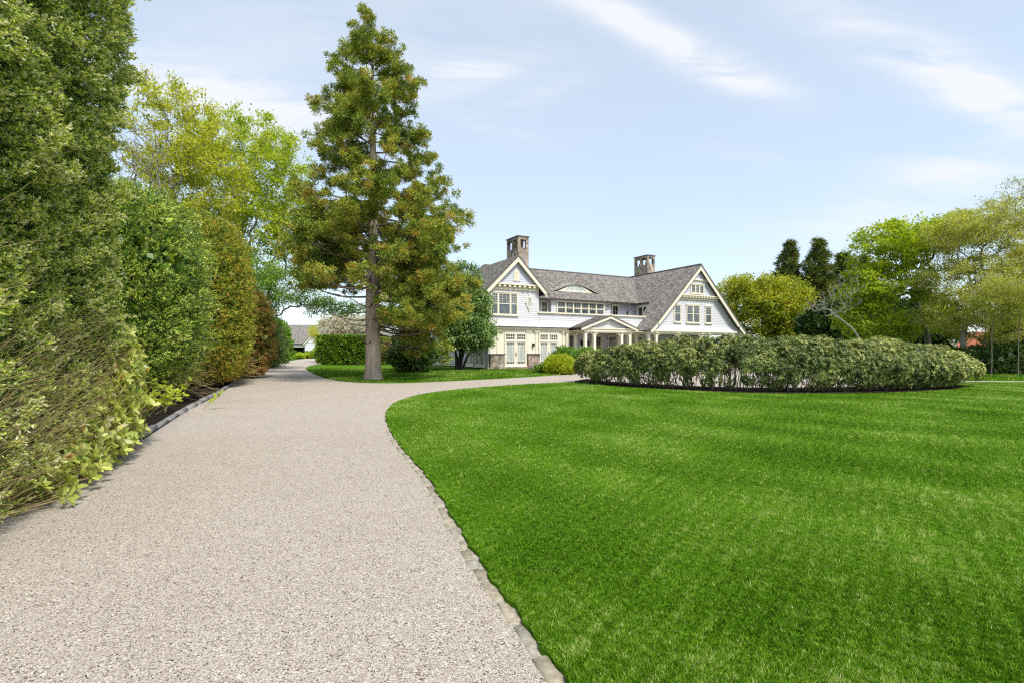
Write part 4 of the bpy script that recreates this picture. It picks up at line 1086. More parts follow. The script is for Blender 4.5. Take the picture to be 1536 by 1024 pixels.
def needle_tree(name, label, base, H, prof, zmin, nb, tufts, blades, seed, mat='conifer', bark='cedarbark', r0=.40, tr=(.30, .50), bl=(.20, .034), brown=.12, group=None, tint0=.45, ztop=.25, inner=.30, sub=True, clear=None, limb='darkbark', zpow=1.0, old_=.30, clumps=0, extra=()):
    """conifer: straight trunk, upswept boughs that carry tufts of sprays. prof(z, az) -> reach of the boughs"""
    g = rng(seed); base = np.array(base, float)
    root = plant(name, label, 'tree', tuple(base), group)
    zs = np.array([0, .15, .4, 1.0, 2.0, 4.0, H * .4, H * .6, H * .8, H * .97]); rr = np.array([1.25, 1.08, .98, .93, .88, .80, .62, .42, .22, .05]) * r0
    line = np.stack([np.cumsum(np.r_[0, g.normal(size=9) * .02]), np.cumsum(np.r_[0, g.normal(size=9) * .02]), zs], 1) + base
    zf = np.r_[np.linspace(0, 4, 17), np.linspace(4.4, H * .97, 22)]
    lf_ = np.stack([np.interp(zf, zs, line[:, 0]), np.interp(zf, zs, line[:, 1]), zf + base[2]], 1)
    v, f = loft(lf_, np.interp(zf, zs, rr), 22, g)
    P0, P1, a, b = [], [], [], []
    T, TR, TO = [], [], []
    specs = [(zmin + (H - zmin) * ((i + .5) / nb) ** zpow * .985, i * 2.39996 + g.normal() * .25, 1.0) for i in range(nb)]
    for (n_, za, zb, aa, ab, sa, sb) in extra: specs += [(g.uniform(za, zb), g.uniform(aa, ab), g.uniform(sa, sb)) for _ in range(n_)]
    for i, (z, az, sc_) in enumerate(specs):
        reach = prof(z, az) * g.uniform(.78, 1.08) * sc_
        if reach < .15: continue
        out = np.array([math.cos(az), math.sin(az), 0]); lat = np.array([-out[1], out[0], 0])
        s = np.array([np.interp(z, line[:, 2] - base[2], line[:, 0]), np.interp(z, line[:, 2] - base[2], line[:, 1]), z + base[2]])
        dr = -.10 * reach * (1 - z / H) * g.uniform(.3, 1.6); upt = .12 * reach + .15
        def pt(t): return s + out * reach * t + np.array([0, 0, dr * math.sin(math.pi * min(t, .8)) * 1.3 + upt * t ** 2.2 + .25 * t * (z / H) * reach * .6])
        wig = g.normal(size=3) * .06 * reach; wig[2] *= .3
        prev = pt(0); rb = (.012 + .013 * reach) * (1 if z > 3 else .8)
        for k in range(1, 8):
            q = pt(k / 7) + wig * math.sin(k / 7 * 4)
            P0.append(prev); P1.append(q); a.append(rb * (1 - .85 * (k - 1) / 7)); b.append(rb * (1 - .85 * k / 7)); prev = q
        if clumps:
            nc = max(1, int(round(clumps * (reach / 3.0) ** 1.1 * g.uniform(.8, 1.25))))
            for k in range(nc):
                t = min(1.0, inner + (1 - inner) * ((k + g.uniform(.35, 1.0)) / nc) ** .8)
                sp = .40 * reach * (1.08 - t) + .10
                o = lat * g.normal() * sp + np.array([0, 0, -.12 + g.normal() * .15])
                e = pt(t) + wig * math.sin(t * 4) + o
                if np.linalg.norm(o) > .2: P0.append(pt(max(0, t - .22))); P1.append(e); a.append(.020); b.append(.010)
                cs = g.uniform(.55, 1.15); nk = int(5 + 7 * cs)
                for j in range(nk):
                    T.append(e + g.normal(size=3) * np.array([.34, .34, .24]) * cs); TR.append(g.uniform(*tr)); TO.append(unit(out * .6 + np.array([0, 0, .6]) + g.normal(size=3) * .3))
            continue
        nt_ = max(2, int(tufts * (reach / 3.0) ** 1.25 * g.uniform(.8, 1.2)))
        for k in range(nt_):
            t = inner + (1 - inner) * (k + g.uniform(.2, 1)) / nt_
            t = min(t, 1.0)
            c = pt(t) + wig * math.sin(t * 4)
            sp = .42 * reach * (1.05 - t) + .12
            o = lat * g.normal() * sp + np.array([0, 0, g.normal() * .22 - .10])
            e = c + o
            if sub and np.linalg.norm(o) > .25: P0.append(c - out * .15 * sp); P1.append(e); a.append(.012); b.append(.006)
            T.append(e); TR.append(g.uniform(*tr) * (.75 + .25 * min(1, reach / 2.5))); TO.append(unit(out * .8 + o * .6 + np.array([0, 0, .35])))
    T.append(line[-1] + np.array([0, 0, .1])); TR.append(.3); TO.append(np.array([0, 0, 1.0]))
    v2, f2 = tubes(P0, P1, np.array(a), np.array(b), 5)
    child('trunk', np_mesh('trunk', v, f, smooth=True), M[bark], root)
    child('branches', np_mesh('branches', v2, f2, smooth=True), M[limb], root)
    T, TR, TO = np.array(T), np.array(TR), np.array(TO)
    if clear is not None:
        ok = ~clear(T); T, TR, TO = T[ok], TR[ok], TO[ok]
    ct = np.clip(tint0 + .11 * g.normal(size=len(T)) + .10 * Noise(seed, 1.5, 4)(T), .05, .82)
    br = g.uniform(size=len(T)) < brown; ct[br] = g.uniform(.80, .98, br.sum())
    idx = np.repeat(np.arange(len(T)), blades); n = len(idx)
    w = rdir(g, n); w[:, 2] *= .8
    p = T[idx] + w * (TR[idx] * g.uniform(.05, .62, n))[:, None]
    d = unit(w * .75 + TO[idx] * .45 + g.normal(size=(n, 3)) * .30)
    v3, f3 = leaf_quads(p, d, bl[0] * g.uniform(.6, 1.35, n) * (TR[idx] / .4), bl[1] * g.uniform(.7, 1.3, n), g, fold=.15)
    t = np.clip(ct[idx] + .19 * g.normal(size=n), 0, 1)
    old = (w[:, 2] < -.15) & (g.uniform(size=n) < old_); t[old] = g.uniform(.84, 1.0, old.sum())
    child('crown', np_mesh('crown', v3, f3, t), M[mat], root)
    return root

# ------------------------------------------------------------------ the great hedge at the left
def great_hedge():
    g = rng(31)
    B = np.array([-3.06, 1.6]); es = np.array([-.430, .903]); et = np.array([-.903, -.430])
    root = plant('tall_hedge', 'tallest dark green hedge nearest the viewer, twiggy at its foot, left of the drive', 'hedge', (-4.7, 5.0, 0))
    L1, rc, L2, Ht = 6.75, .75, 2.6, 7.45
    per = L1 - 1.2 + rc * math.pi / 2 + L2
    def place(q, z):
        s = np.empty(len(q)); t = np.empty(len(q)); ns = np.zeros(len(q)); n_t = np.zeros(len(q))
        a = q < L1; s[a] = q[a]; t[a] = 0; n_t[a] = -1
        k = (~a) & (q < L1 + rc * math.pi / 2); th = (q[k] - L1) / rc
        s[k] = L1 + rc * np.sin(th); t[k] = rc - rc * np.cos(th); ns[k] = np.sin(th); n_t[k] = -np.cos(th)
        e = q >= L1 + rc * math.pi / 2; s[e] = L1 + rc; t[e] = rc + (q[e] - L1 - rc * math.pi / 2); ns[e] = 1
        xy = B + s[:, None] * es + t[:, None] * et; nn = ns[:, None] * es + n_t[:, None] * et
        return np.c_[xy, z], np.c_[nn, np.zeros(len(q))]
    n = N_HEDGE
    q = g.uniform(1.2, L1 + rc * math.pi / 2 + L2, n); z = g.uniform(.05, Ht, n)
    p, nr = place(q, z)
    nz, nf, ng = Noise(32, .9, 2.6), Noise(33, .28, .7), Noise(37, .10, .24)
    h1, h2, h3 = nz(p), nf(p), ng(p)
    prof = np.interp(z, [0, .6, 1.3, 2.2, 3.6, 5.5, 7.0, 7.5], [.02, .0, -.08, -.14, -.05, .04, .10, -.15])
    depth = np.abs(g.exponential(.085, n))
    p += nr * (h1 * .10 + h2 * .105 + h3 * .06 + prof - depth)[:, None]
    thin = np.interp(z, [0, .5, 1.2, 1.9, 2.6], [.36, .30, .36, .72, 1.0])
    dens = (h2 * .55 + h3 * 1.0 > -.20 - depth * 1.0)
    k = (g.uniform(size=n) < thin) & dens
    p, nr, z, h1, h2, h3 = p[k], nr[k], z[k], h1[k], h2[k], h3[k]
    sdir = unit(nr * .85 + np.array([0, 0, .45]) + g.normal(size=p.shape) * .5)
    kk = 9
    v, f = sprigs(p, sdir, kk, .066, .034, .017, g)
    t = .45 + .10 * h2 + .11 * h3 + .05 * h1 + .24 * g.normal(size=len(p))
    t = np.repeat(t, kk) + np.tile(np.linspace(-.14, .20, kk), len(p)) + .24 * g.normal(size=len(f))
    low = np.repeat(np.clip((2.0 - z) / 2.0, 0, 1), kk); t = t + low * g.uniform(-.1, .42, len(t))
    parts = [(v, f, np.clip(t, 0, 1))]
    m = 42000                                                      # dense inside of the hedge, tinted dark so its gaps look shaded
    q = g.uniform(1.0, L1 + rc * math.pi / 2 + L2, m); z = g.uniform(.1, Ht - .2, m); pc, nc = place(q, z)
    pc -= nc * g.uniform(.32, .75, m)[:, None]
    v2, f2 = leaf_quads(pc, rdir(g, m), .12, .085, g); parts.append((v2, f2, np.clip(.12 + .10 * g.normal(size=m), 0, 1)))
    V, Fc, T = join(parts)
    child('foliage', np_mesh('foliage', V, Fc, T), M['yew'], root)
    # stems inside and the bare straw-coloured twigs at the foot, all sweeping up and outwards
    P0, P1, a, b = [], [], [], []
    for i in range(46):
        s_ = g.uniform(1, 7.2); t_ = g.uniform(.45, 2.0)
        x = B + es * s_ + et * t_; q0 = np.array([x[0], x[1], 0]); top = q0 + np.array([g.normal() * .3, g.normal() * .3, 6.2 + g.normal() * .3])
        for j in range(8):
            u0, u1 = j / 8, (j + 1) / 8
            P0.append(q0 + (top - q0) * u0); P1.append(q0 + (top - q0) * u1); a.append(.035 * (1 - u0 * .8)); b.append(.035 * (1 - u1 * .8))
    child('stems', np_mesh('stems', *tubes(P0, P1, np.array(a), np.array(b), 6), smooth=True), M['darkbark'], root)
    P0, P1, a, b = [], [], [], []
    for i in range(1800):
        qq = np.array([g.uniform(1.6, L1 + rc)]); zz = np.array([abs(g.normal()) * .70 + .05]); zz = np.minimum(zz, 2.0)
        pp, nn = place(qq, zz); pp, nn = pp[0] - nn[0] * g.uniform(.02, .38), nn[0]
        fw = np.array([es[0], es[1], 0])
        dv = unit(nn * g.uniform(.2, .8) + fw * g.uniform(-.25, .8) + np.array([0, 0, g.uniform(-.05, .75)]))
        ln = g.uniform(.25, .75); r_ = g.uniform(.0014, .0042); prev = pp
        cur = dv
        for j in range(4):
            cur = unit(cur + g.normal(size=3) * .10 + np.array([0, 0, .05])); nx = prev + cur * ln / 4
            P0.append(prev); P1.append(nx); a.append(r_ * (1 - j * .2)); b.append(r_ * (1 - (j + 1) * .2)); prev = nx
    for i in range(60):                                           # a few long pale shoots higher up
        qq = np.array([g.uniform(3, L1)]); zz = np.array([g.uniform(1.5, 6.5)]); pp, nn = place(qq, zz); pp, nn = pp[0] - nn[0] * .02, nn[0]
        prev = pp; cur = unit(nn * .5 + np.array([g.normal() * .4, g.normal() * .4, .8]))
        for j in range(4):
            nx = prev + cur * .09; P0.append(prev); P1.append(nx); a.append(.004 - j * .0007); b.append(.004 - (j + 1) * .0007); prev = nx; cur = unit(cur + g.normal(size=3) * .1)
    child('twigs', np_mesh('twigs', *tubes(P0, P1, np.array(a), np.array(b), 4)), M['straw'], root)
great_hedge()

def leaf6(pos, d, nrm, L, Wd, droop, g):
    n = len(pos); side = unit(np.cross(d, nrm)); up = np.cross(side, d)
    L = L[:, None]; Wd = Wd[:, None]
    v = np.empty((n, 6, 3), np.float32)
    v[:, 0] = pos
    v[:, 1] = pos + d * L * .34 + side * Wd * .43 + up * L * .07
    v[:, 2] = pos + d * L * .70 + side * Wd * .44 + up * L * (.06 - droop * .5)
    v[:, 3] = pos + d * L - up * L * droop
    v[:, 4] = pos + d * L * .70 - side * Wd * .44 + up * L * (.06 - droop * .5)
    v[:, 5] = pos + d * L * .34 - side * Wd * .43 + up * L * .07
    f = np.array([[0, 1, 2, 3], [0, 3, 4, 5]])
    return v.reshape(-1, 3), (f[None] + (np.arange(n) * 6)[:, None, None]).reshape(-1, 4)

def rosettes(g, c, out, k, L, Wd, tl=1.5):
    n = len(c); th = np.tile(np.linspace(0, 2 * math.pi, k, endpoint=False), (n, 1)) + g.uniform(0, 6.28, (n, 1)) + g.normal(size=(n, k)) * .25
    ref = rdir(g, n); a = unit(np.cross(out, ref)); b = np.cross(out, a)
    d = a[:, None] * np.cos(th)[..., None] + b[:, None] * np.sin(th)[..., None] + out[:, None] * g.uniform(.15, .9, (n, k, 1))
    d = unit(d).reshape(-1, 3); o = np.repeat(out, k, 0)
    return leaf6(np.repeat(c, k, 0) + g.normal(size=(n * k, 3)) * .006, d, o, L * g.uniform(.65, 1.2, n * k), Wd * g.uniform(.75, 1.2, n * k), .05, g)

def broadleaf():
    g = rng(41)
    root = plant('broadleaf_shrub', 'pale green large-leaved shrub spilling from the hedge foot onto the drive', 'shrub', (-5.4, 6.8, 0))
    B = np.array([-2.95, 1.6]); es = np.array([-.430, .903]); en = np.array([.903, .430])
    c, out, bs = [], [], []
    for i in range(820):
        s = 3.3 + 4.55 * g.uniform() ** .62
        hmax = np.interp(s, [3.3, 4.6, 5.6, 6.4, 7.2, 7.9], [.22, .42, .75, 1.15, 1.75, 1.98])
        z = hmax * g.uniform(.02, 1.0) ** .8 + .05
        o = np.interp(z / hmax, [0, .35, .8, 1], [.08, .16, .08, -.05]) + g.normal() * .07 - (.25 if g.uniform() < .3 else 0)
        if s > 7.1: o -= (s - 7.1) * .22
        x = B + es * s + en * o
        c.append((x[0], x[1], z)); v = np.array([en[0], en[1], .45]) + g.normal(size=3) * .42; out.append(v / np.linalg.norm(v))
        y = B + es * (s + g.normal() * .2) - en * .25; bs.append((y[0], y[1], max(0, z - .5)))
    c, out, bs = np.array(c), np.array(out), np.array(bs)
    v, f = rosettes(g, c, out, 7, .110, .054)
    t = np.repeat(np.clip(.52 + .2 * g.normal(size=len(c)), 0, .95), 14) + np.repeat(.1 * g.normal(size=len(c) * 7), 2)
    t = np.clip(t, 0, .97); rd = np.repeat(g.uniform(size=len(c) * 7) > .985, 2); t[rd] = 1.0
    child('foliage', np_mesh('foliage', v, f, t), M['rhodo'], root)
    child('stems', np_mesh('stems', *tubes(bs, c, np.full(len(c), .007), np.full(len(c), .004), 5)), M['straw'], root)
broadleaf()

def sapling():
    g = rng(43); root = plant('leafy_seedling', 'small bright green leafy shoots in the mulch behind the grey kerb', 'plant', (-8.6, 12.4, 0))
    P0, P1, c, out = [], [], [], []
    for i in range(26):
        x = np.array([-8.75 + g.normal() * .38, 12.3 + g.normal() * .75, .02]); e = x + np.array([g.uniform(0, .75), g.uniform(-.3, .3), g.uniform(.2, .75)])
        P0.append(x); P1.append(e)
        for k in range(3): c.append(x + (e - x) * (.5 + .25 * k)); out.append(unit(np.array([.3, -.3, .8]) + g.normal(size=3) * .4))
    v, f = rosettes(g, np.array(c), np.array(out), 5, .12, .055)
    child('foliage', np_mesh('foliage', v, f, np.clip(.5 + .2 * g.normal(size=len(f)), 0, 1)), M['lime'], root)
    child('stems', np_mesh('stems', *tubes(P0, P1, np.full(26, .008), np.full(26, .004), 5)), M['straw'], root)
sapling()

def body(name, label, c, rad, n, count, k, L, Wd, seed, mat, cat='shrub', shoot=.12, lump=.18, lumpw=(.5, 1.6), zmin=None, zbrown=None, rot=0.0, nst=10, bark='darkbark', tint0=.42, group=None, inw=.15, top=None, stem_r=.04, up=.35, twigs=0, hole=None):
    g = rng(seed); root = plant(name, label, cat, (c[0], c[1], 0), group)
    V, Fc, T = ellips_foliage(g, c, rad, n, count, k, L, Wd, shoot, lump, lumpw, seed, zmin, zbrown, rot, tint0=tint0, inw=inw, top=top, up=up, hole=hole)
    child('foliage', np_mesh('foliage', V, Fc, T), M[mat], root)
    if nst:
        tops = np.array(c) + rdir(g, nst) * np.array(rad) * .6; tops[:, 2] = np.maximum(tops[:, 2], c[2])
        v, f = stems(g, (c[0], c[1], 0), min(rad[0], rad[1]) * .30, nst, None, tops, stem_r, .18)
        child('stems', np_mesh('stems', v, f, smooth=True), M[bark], root)
    if twigs:
        d = rdir(g, twigs); p = np.array(c) + d * np.array(rad) * g.uniform(.55, .95, (twigs, 1)); p[:, 2] = np.abs(g.normal(size=twigs)) * .7 + .15
        e = p + unit(d * np.array([1, 1, .2]) + g.normal(size=p.shape) * .35) * g.uniform(.3, .9, (twigs, 1))
        child('twigs', np_mesh('twigs', *tubes(p, e, np.full(twigs, .007), np.full(twigs, .003), 4)), M['straw'], root)
    return root

body('yew_hedge', 'rounded dark green yew between the tallest hedge and the olive hedge', (-10.6, 14.3, 3.05), (1.75, 2.15, 2.75), 2.9, 30000, 8, .052, .024, 51, 'yew', 'hedge', .10, .20, (.5, 1.5), .50, 1.2, R(24), 14, tint0=.43, twigs=500, hole=tuple(W(246, 388, 12.9)) + (.55, .9, .26))
body('yew_hedge', 'olive gold yew hedge browning at its foot, third along the drive', (-13.75, 22.2, 3.45), (2.1, 3.9, 3.5), 3.4, 36000, 8, .072, .031, 52, 'yewolive', 'hedge', .12, .17, (.4, 1.3), .25, 1.9, R(27), 16, tint0=.54, twigs=700)
body('russet_shrub', 'reddish brown shrub at the far end of the olive hedge', (-14.7, 28.4, 2.3), (1.2, 2.0, 2.4), 2.6, 5500, 8, .11, .05, 53, 'russet', 'shrub', .16, .2, (.5, 1.5), .15, 1.8, R(25), 8, tint0=.55)
body('feathery_shrub', 'tall feathery grey green shrub left of the far drive', (-23.6, 46.5, 1.9), (2.4, 5.0, 2.5), 2.3, 9000, 8, .20, .07, 54, 'feather', 'shrub', .35, .35, (.8, 2.5), .1, None, R(25), 10, tint0=.45, up=.8)
body('feathery_shrub', 'upright bright green bush at the far end of the shrubs left of the drive', (-27.6, 60, 2.1), (1.3, 1.8, 2.7), 2.2, 4000, 8, .22, .08, 55, 'green', 'shrub', .3, .2, (.8, 2), .1, None, 0, 6, tint0=.6, up=.8)
body('feathery_shrub', 'low grey green shrub in front of the tall feathery one by the drive', (-21.4, 42.2, 1.0), (1.1, 2.2, 1.2), 2.2, 3000, 8, .16, .06, 56, 'feather', 'shrub', .25, .2, (.6, 1.6), .05, None, R(25), 6, tint0=.55, up=.6)

# ------------------------------------------------------------------ the big conifer
def big_prof(z, az):
    c = math.cos(az)
    r = np.interp(z, [1.8, 3.2, 5.0, 7.0, 9.0, 11, 13, 14.6, 16.0, 17.0, 18.1], [4.0, 4.9, 5.1, 4.7, 3.9, 3.2, 2.6, 2.1, 1.5, 1.0, .4])
    l = np.interp(z, [2.0, 3.2, 5.0, 7.0, 9.0, 10.6, 11.8, 13.0, 14.0, 15.6, 17.0, 18.1], [1.2, 2.6, 5.0, 4.5, 3.5, 2.9, 3.5, 3.4, 2.2, 1.7, 1.1, .4])
    return float(l + (r - l) * (c + 1) / 2)
def big_clear(T):
    """no foliage round the lower trunk on the drive side"""
    dx, dy = T[:, 0] + 6.95, T[:, 1] - 25.7
    return (T[:, 2] < 4.3) & (dx < .95) & (dy < .9) | (T[:, 2] < 4.6) & (dx < -.4) | (T[:, 2] < 4.0) & (np.hypot(dx, dy) < 1.0) | (T[:, 2] < 2.6) & (dy < 0)
needle_tree('conifer_tree', 'tall shaggy conifer with bare lower trunk on the lawn strip', (-6.95, 25.7, 0), 17.9, big_prof, 1.9, 94, 15, 130, 61, bark='cedarbark', clear=big_clear, brown=.07, tint0=.53, tr=(.26, .44), bl=(.13, .042), limb='bark', zpow=1.15, old_=.07, clumps=2.9, inner=.22, extra=((13, 5.0, 16.8, -2.5, -.6, .30, .62), (20, 2.4, 7.0, -.75, .75, .70, 1.0), (14, 4.6, 8.0, 2.2, 4.1, .6, .95)))

# ------------------------------------------------------------------ beside the house
g0 = rng(70)
decid('magnolia_tree', 'glossy dark green evergreen tree against the left corner of the house', 'tree', [(-3.95, 38.2, 0), (-3.9, 38.2, .6), (-3.8, 38.2, 1.3), (-3.7, 38.2, 2.2), (-3.6, 38.2, 3.4)], [(-3.35, 37.9, 2.9, 2.3, 2.0, 1.6), (-3.6, 38.1, 4.6, 2.05, 1.9, 1.7), (-3.7, 38.2, 6.4, 1.4, 1.3, 1.6)], 520, 'magnolia', 'magnolia', 'darkbark', 71, per=30, spread=.22, L=.20, Wd=.095, tip=.014, shell=.6, tint0=.58, extra=[((-4.15, 38.1, 0), (-4.3, 38.0, 2.6)), ((-3.8, 38.0, 0), (-3.1, 37.9, 2.8)), ((-4.0, 38.5, 0), (-4.5, 38.6, 2.4)), ((-3.65, 38.2, 0), (-2.6, 38.0, 2.2))])
decid('rhododendron_shrub', 'leggy pale-leaved shrub with gnarled dark stems behind the conifer trunk', 'shrub', [(-6.1, 36.5, 0), (-6.05, 36.5, .25), (-6.0, 36.5, .5)], [(-6.9, 36.5, 1.5, 1.3, 1.0, .7), (-5.4, 36.3, 1.75, 1.3, 1.0, .7), (-4.9, 36.5, 1.0, .7, .7, .5)], 110, 'rhodo', 'rhodo', 'darkbark', 72, per=20, spread=.17, L=.17, Wd=.07, tip=.016, tint0=.42, wob=.3, bf=.1)
decid('rhododendron_shrub', 'russet and green shrub directly right of the conifer trunk', 'shrub', [(-8.3, 37.5, 0), (-8.3, 37.5, .4), (-8.2, 37.5, .9)], [(-8.3, 37.5, 1.5, 1.5, 1.1, 1.0)], 120, 'russet', 'russet', 'darkbark', 73, per=20, spread=.2, L=.15, Wd=.07, tip=.014, tint0=.4, wob=.25, bf=.1)

body('evergreen_bush', 'dark shaded evergreen bush just right of the conifer trunk', (-6.6, 34.0, 1.25), (1.35, 1.1, 1.45), 2.1, 4200, 8, .10, .045, 74, 'darkleaf', 'shrub', .16, .25, (.4, 1.4), .05, None, 0, 6, tint0=.5, inw=.15)

def clipped(name, label, x0, x1, y0, y1, z1, seed, mat='privet', count=9000, L=.11, Wd=.06, k=8, tint0=.45, cat='hedge'):
    g = rng(seed); c = ((x0 + x1) / 2, (y0 + y1) / 2, z1 / 2)
    root = plant(name, label, cat, (c[0], c[1], 0))
    V, Fc, T = ellips_foliage(g, c, ((x1 - x0) / 2, (y1 - y0) / 2, z1 / 2), 40, count, k, L, Wd, .10, .03, (.5, 1.5), seed, .04, inw=.07, rnd=.6, up=.3, tint0=tint0)
    child('foliage', np_mesh('foliage', V, Fc, T), M[mat], root)
    v, f = stems(g, (c[0], c[1], 0), (x1 - x0) / 5, 14, None, np.array(c) + g.normal(size=(14, 3)) * np.array([(x1 - x0) / 4, .2, .2]), .03, .1)
    child('stems', np_mesh('stems', v, f), M['darkbark'], root)
clipped('clipped_hedge', 'square clipped green hedge behind the conifer trunk', -19.6, -13.0, 51.6, 54.4, 2.9, 81, count=20000, tint0=.40)
body('clipped_ball_shrub', 'golden green clipped ball shrub in front of the right french door', (3.0, 32.2, .50), (1.0, 1.0, .68), 2.3, 5200, 8, .055, .026, 82, 'chartreuse', 'shrub', .06, .06, (.3, .9), .02, None, 0, 5, tint0=.45, inw=.06, top=.12, stem_r=.02)
body('low_shrub', 'low spreading dark green juniper left of the golden ball shrub', (2.15, 33.0, .2), (.75, .6, .34), 2.1, 1600, 8, .07, .03, 83, 'green', 'shrub', .09, .07, (.2, .6), .02, None, 0, 4, tint0=.45, inw=.06, stem_r=.015)
body('soft_shrub', 'soft green shrub between the golden ball shrub and the porch posts', (5.2, 36.0, .72), (1.05, 1.0, .82), 2.1, 3400, 8, .09, .04, 84, 'green', 'shrub', .15, .2, (.4, 1.2), .05, None, 0, 8, tint0=.62, inw=.15, stem_r=.025)
body('soft_shrub', 'small green shrub against the stone pier right of the french doors', (3.9, 38.2, .8), (.9, .8, .85), 2.1, 2200, 8, .09, .04, 85, 'green', 'shrub', .14, .15, (.3, 1.0), .05, None, 0, 6, tint0=.55, inw=.12, stem_r=.02)
for i, (px, Y, r_, lab) in enumerate(((450, 94, .65, 'lowest golden mound left of the garage bay'), (440, 98.5, 1.0, 'green mound at the left edge of the garage bay'), (464, 97.5, .9, 'dark green mound in front of the white garage wall'), (474, 96, 1.2, 'bright green mound right of the white garage wall'), (457, 96, .7, 'golden mound farthest from the drive in front of the garage bay'))):
    x = (px - CX) / F * Y
    body('mound_shrub', lab, (x, Y, r_ * .45), (r_ * 1.25, r_, r_ * .7), 2.1, 900, 7, .14, .08, 90 + i, ('chartreuse', 'green', 'green', 'lime', 'chartreuse')[i], 'shrub', .12, .08, (.4, 1.0), 0, None, 0, 0, tint0=.5, inw=.08, group='low mounds in front of the garage building')
decid('cherry_tree', 'pale pink blossoming small tree behind the clipped hedge', 'tree', [(-20.5, 62, 0), (-20.4, 62, 1.2), (-20.3, 62, 2.2)], [(-20.4, 62, 3.9, 3.0, 2.0, 1.9), (-17.5, 62, 4.1, 2.0, 2.0, 1.5)], 260, 'pink', 'pink', 'darkbark', 95, per=40, spread=.28, L=.16, Wd=.13, tip=.014, tint0=.5)
decid('small_tree', 'yellow green young tree in front of the garage roof', 'tree', [(-25.2, 68, 0), (-25.1, 68, 1.2), (-25, 68, 2.2)], [(-24.9, 68, 3.7, 1.9, 2, 1.4), (-23.4, 68, 4.6, 1.2, 1.3, 1.1)], 120, 'yellowleaf', 'yellowleaf', 'bark', 96, per=22, spread=.3, L=.17, Wd=.11, tip=.013, tint0=.6)
body('green_shrub', 'bright green shrub at the left end of the clipped hedge', (-22.7, 62, 1.2), (.8, 1.0, 1.4), 2.1, 1800, 8, .15, .08, 97, 'green', 'shrub', .2, .15, (.4, 1.2), 0, None, 0, 4, tint0=.65)

# ------------------------------------------------------------------ trees at the left, behind the hedges
def el(px, py, Y, wpx, hpx, dy): 
    c = W(px, py, Y); return (c[0], c[1], c[2], wpx / F * Y, dy, hpx / F * Y)
decid('yellow_tree', 'yellow green spring tree rising right behind the tallest hedge', 'tree', [(-20.5, 31, 0), (-20.4, 31, 2), (-20.2, 31, 4), (-20, 31, 6.5)],
      [el(240, 200, 31, 55, 95, 2.8), el(285, 200, 31, 60, 75, 2.6), el(300, 270, 31, 75, 70, 3), el(240, 290, 31, 60, 60, 3)], 640, 'yellowleaf', 'yellowleaf', 'palebark', 101, per=11, spread=.18, L=.17, Wd=.11, tip=.011, tint0=.48, bf=.35, shell=.4)
decid('lime_tree', 'bright lime green spring tree left of the conifer', 'tree', [(-18.6, 37, 0), (-18.5, 37, 2.0), (-18.4, 37, 4), (-18.4, 37, 6)],
      [el(362, 230, 37, 78, 70, 3.5), el(412, 268, 37, 60, 80, 3.5), el(330, 290, 37, 60, 70, 3.5), el(395, 360, 37, 75, 70, 3.5), el(440, 330, 37, 40, 55, 3)], 1000, 'lime', 'lime', 'palebark', 102, per=15, spread=.22, L=.19, Wd=.12, tip=.011, tint0=.52, bf=.35, shell=.4)
decid('bare_tree', 'leafless pinkish grey twiggy shrub between the tall hedge and the yellow tree', 'tree', [(-18.6, 26, 0), (-18.5, 26, 2.5), (-18.4, 26, 5)], [el(215, 255, 26, 38, 85, 1.4)], 650, None, None, 'palebark', 103, tip=.007, bf=.25, shell=.1, power=2.4, sides=4)
decid('holly_tree', 'dark green and reddish tree behind the olive hedge that arches over the drive', 'tree', [(-18.0, 34, 0), (-17.9, 34, 1.5), (-17.6, 34, 3), (-17.2, 34, 4.4)],
      [el(385, 425, 34, 30, 50, 1.8), el(400, 470, 34, 22, 28, 1.5), el(450, 452, 34, 62, 10, 1.5), el(505, 462, 34, 45, 12, 1.5), el(430, 425, 34, 55, 28, 1.8)], 420, 'green', 'green', 'bark', 104, per=14, spread=.22, L=.15, Wd=.08, tip=.010, tint0=.58, bf=.2, clump=.22)

# ------------------------------------------------------------------ trees at the right
decid('maple_tree', 'round golden green maple right behind the right gable', 'tree', [(29.5, 60, 0), (29.5, 60, 1.5), (29.4, 60, 3), (29.3, 60, 4.5)], [el(1142, 468, 60, 58, 40, 4.6), el(1165, 452, 60, 48, 38, 4.2), el(1110, 448, 60, 38, 34, 3.8), el(1185, 490, 60, 34, 26, 3.6), el(1130, 432, 60, 40, 20, 3)], 760, 'maple', 'maple', 'darkbark', 111, per=13, spread=.36, L=.27, Wd=.19, tip=.016, tint0=.45, shell=.62, clump=.2)
def cone(H, R0, top=.2): return lambda z, az: float(np.interp(z, [0, 2, H * .35, H * .75, H], [R0 * .8, R0, R0 * .92, R0 * .5, .15]))
for (px, py, Y, R0, sd_, lab) in ((1183, 362, 66, 2.9, 121, 'leftmost of the dark conifers behind the golden maple'), (1229, 358, 64, 3.0, 122, 'tallest and middle dark conifer behind the leaning bare tree'), (1264, 380, 68, 2.8, 123, 'dark conifer half hidden behind the lime green tree'), (1297, 385, 70, 2.6, 124, 'bronze tipped dark conifer behind the top of the lime green tree')):
    b = W(px, py, Y); 
    needle_tree('conifer_tree', lab, (b[0], b[1], 0), b[2], cone(b[2], R0), .8, 80, 9, 70, sd_, 'darkconifer', 'darkbark', .32, (.5, .8), (.42, .10), .05, 'dark conifers behind the house', tint0=.5, inner=.2, sub=False)
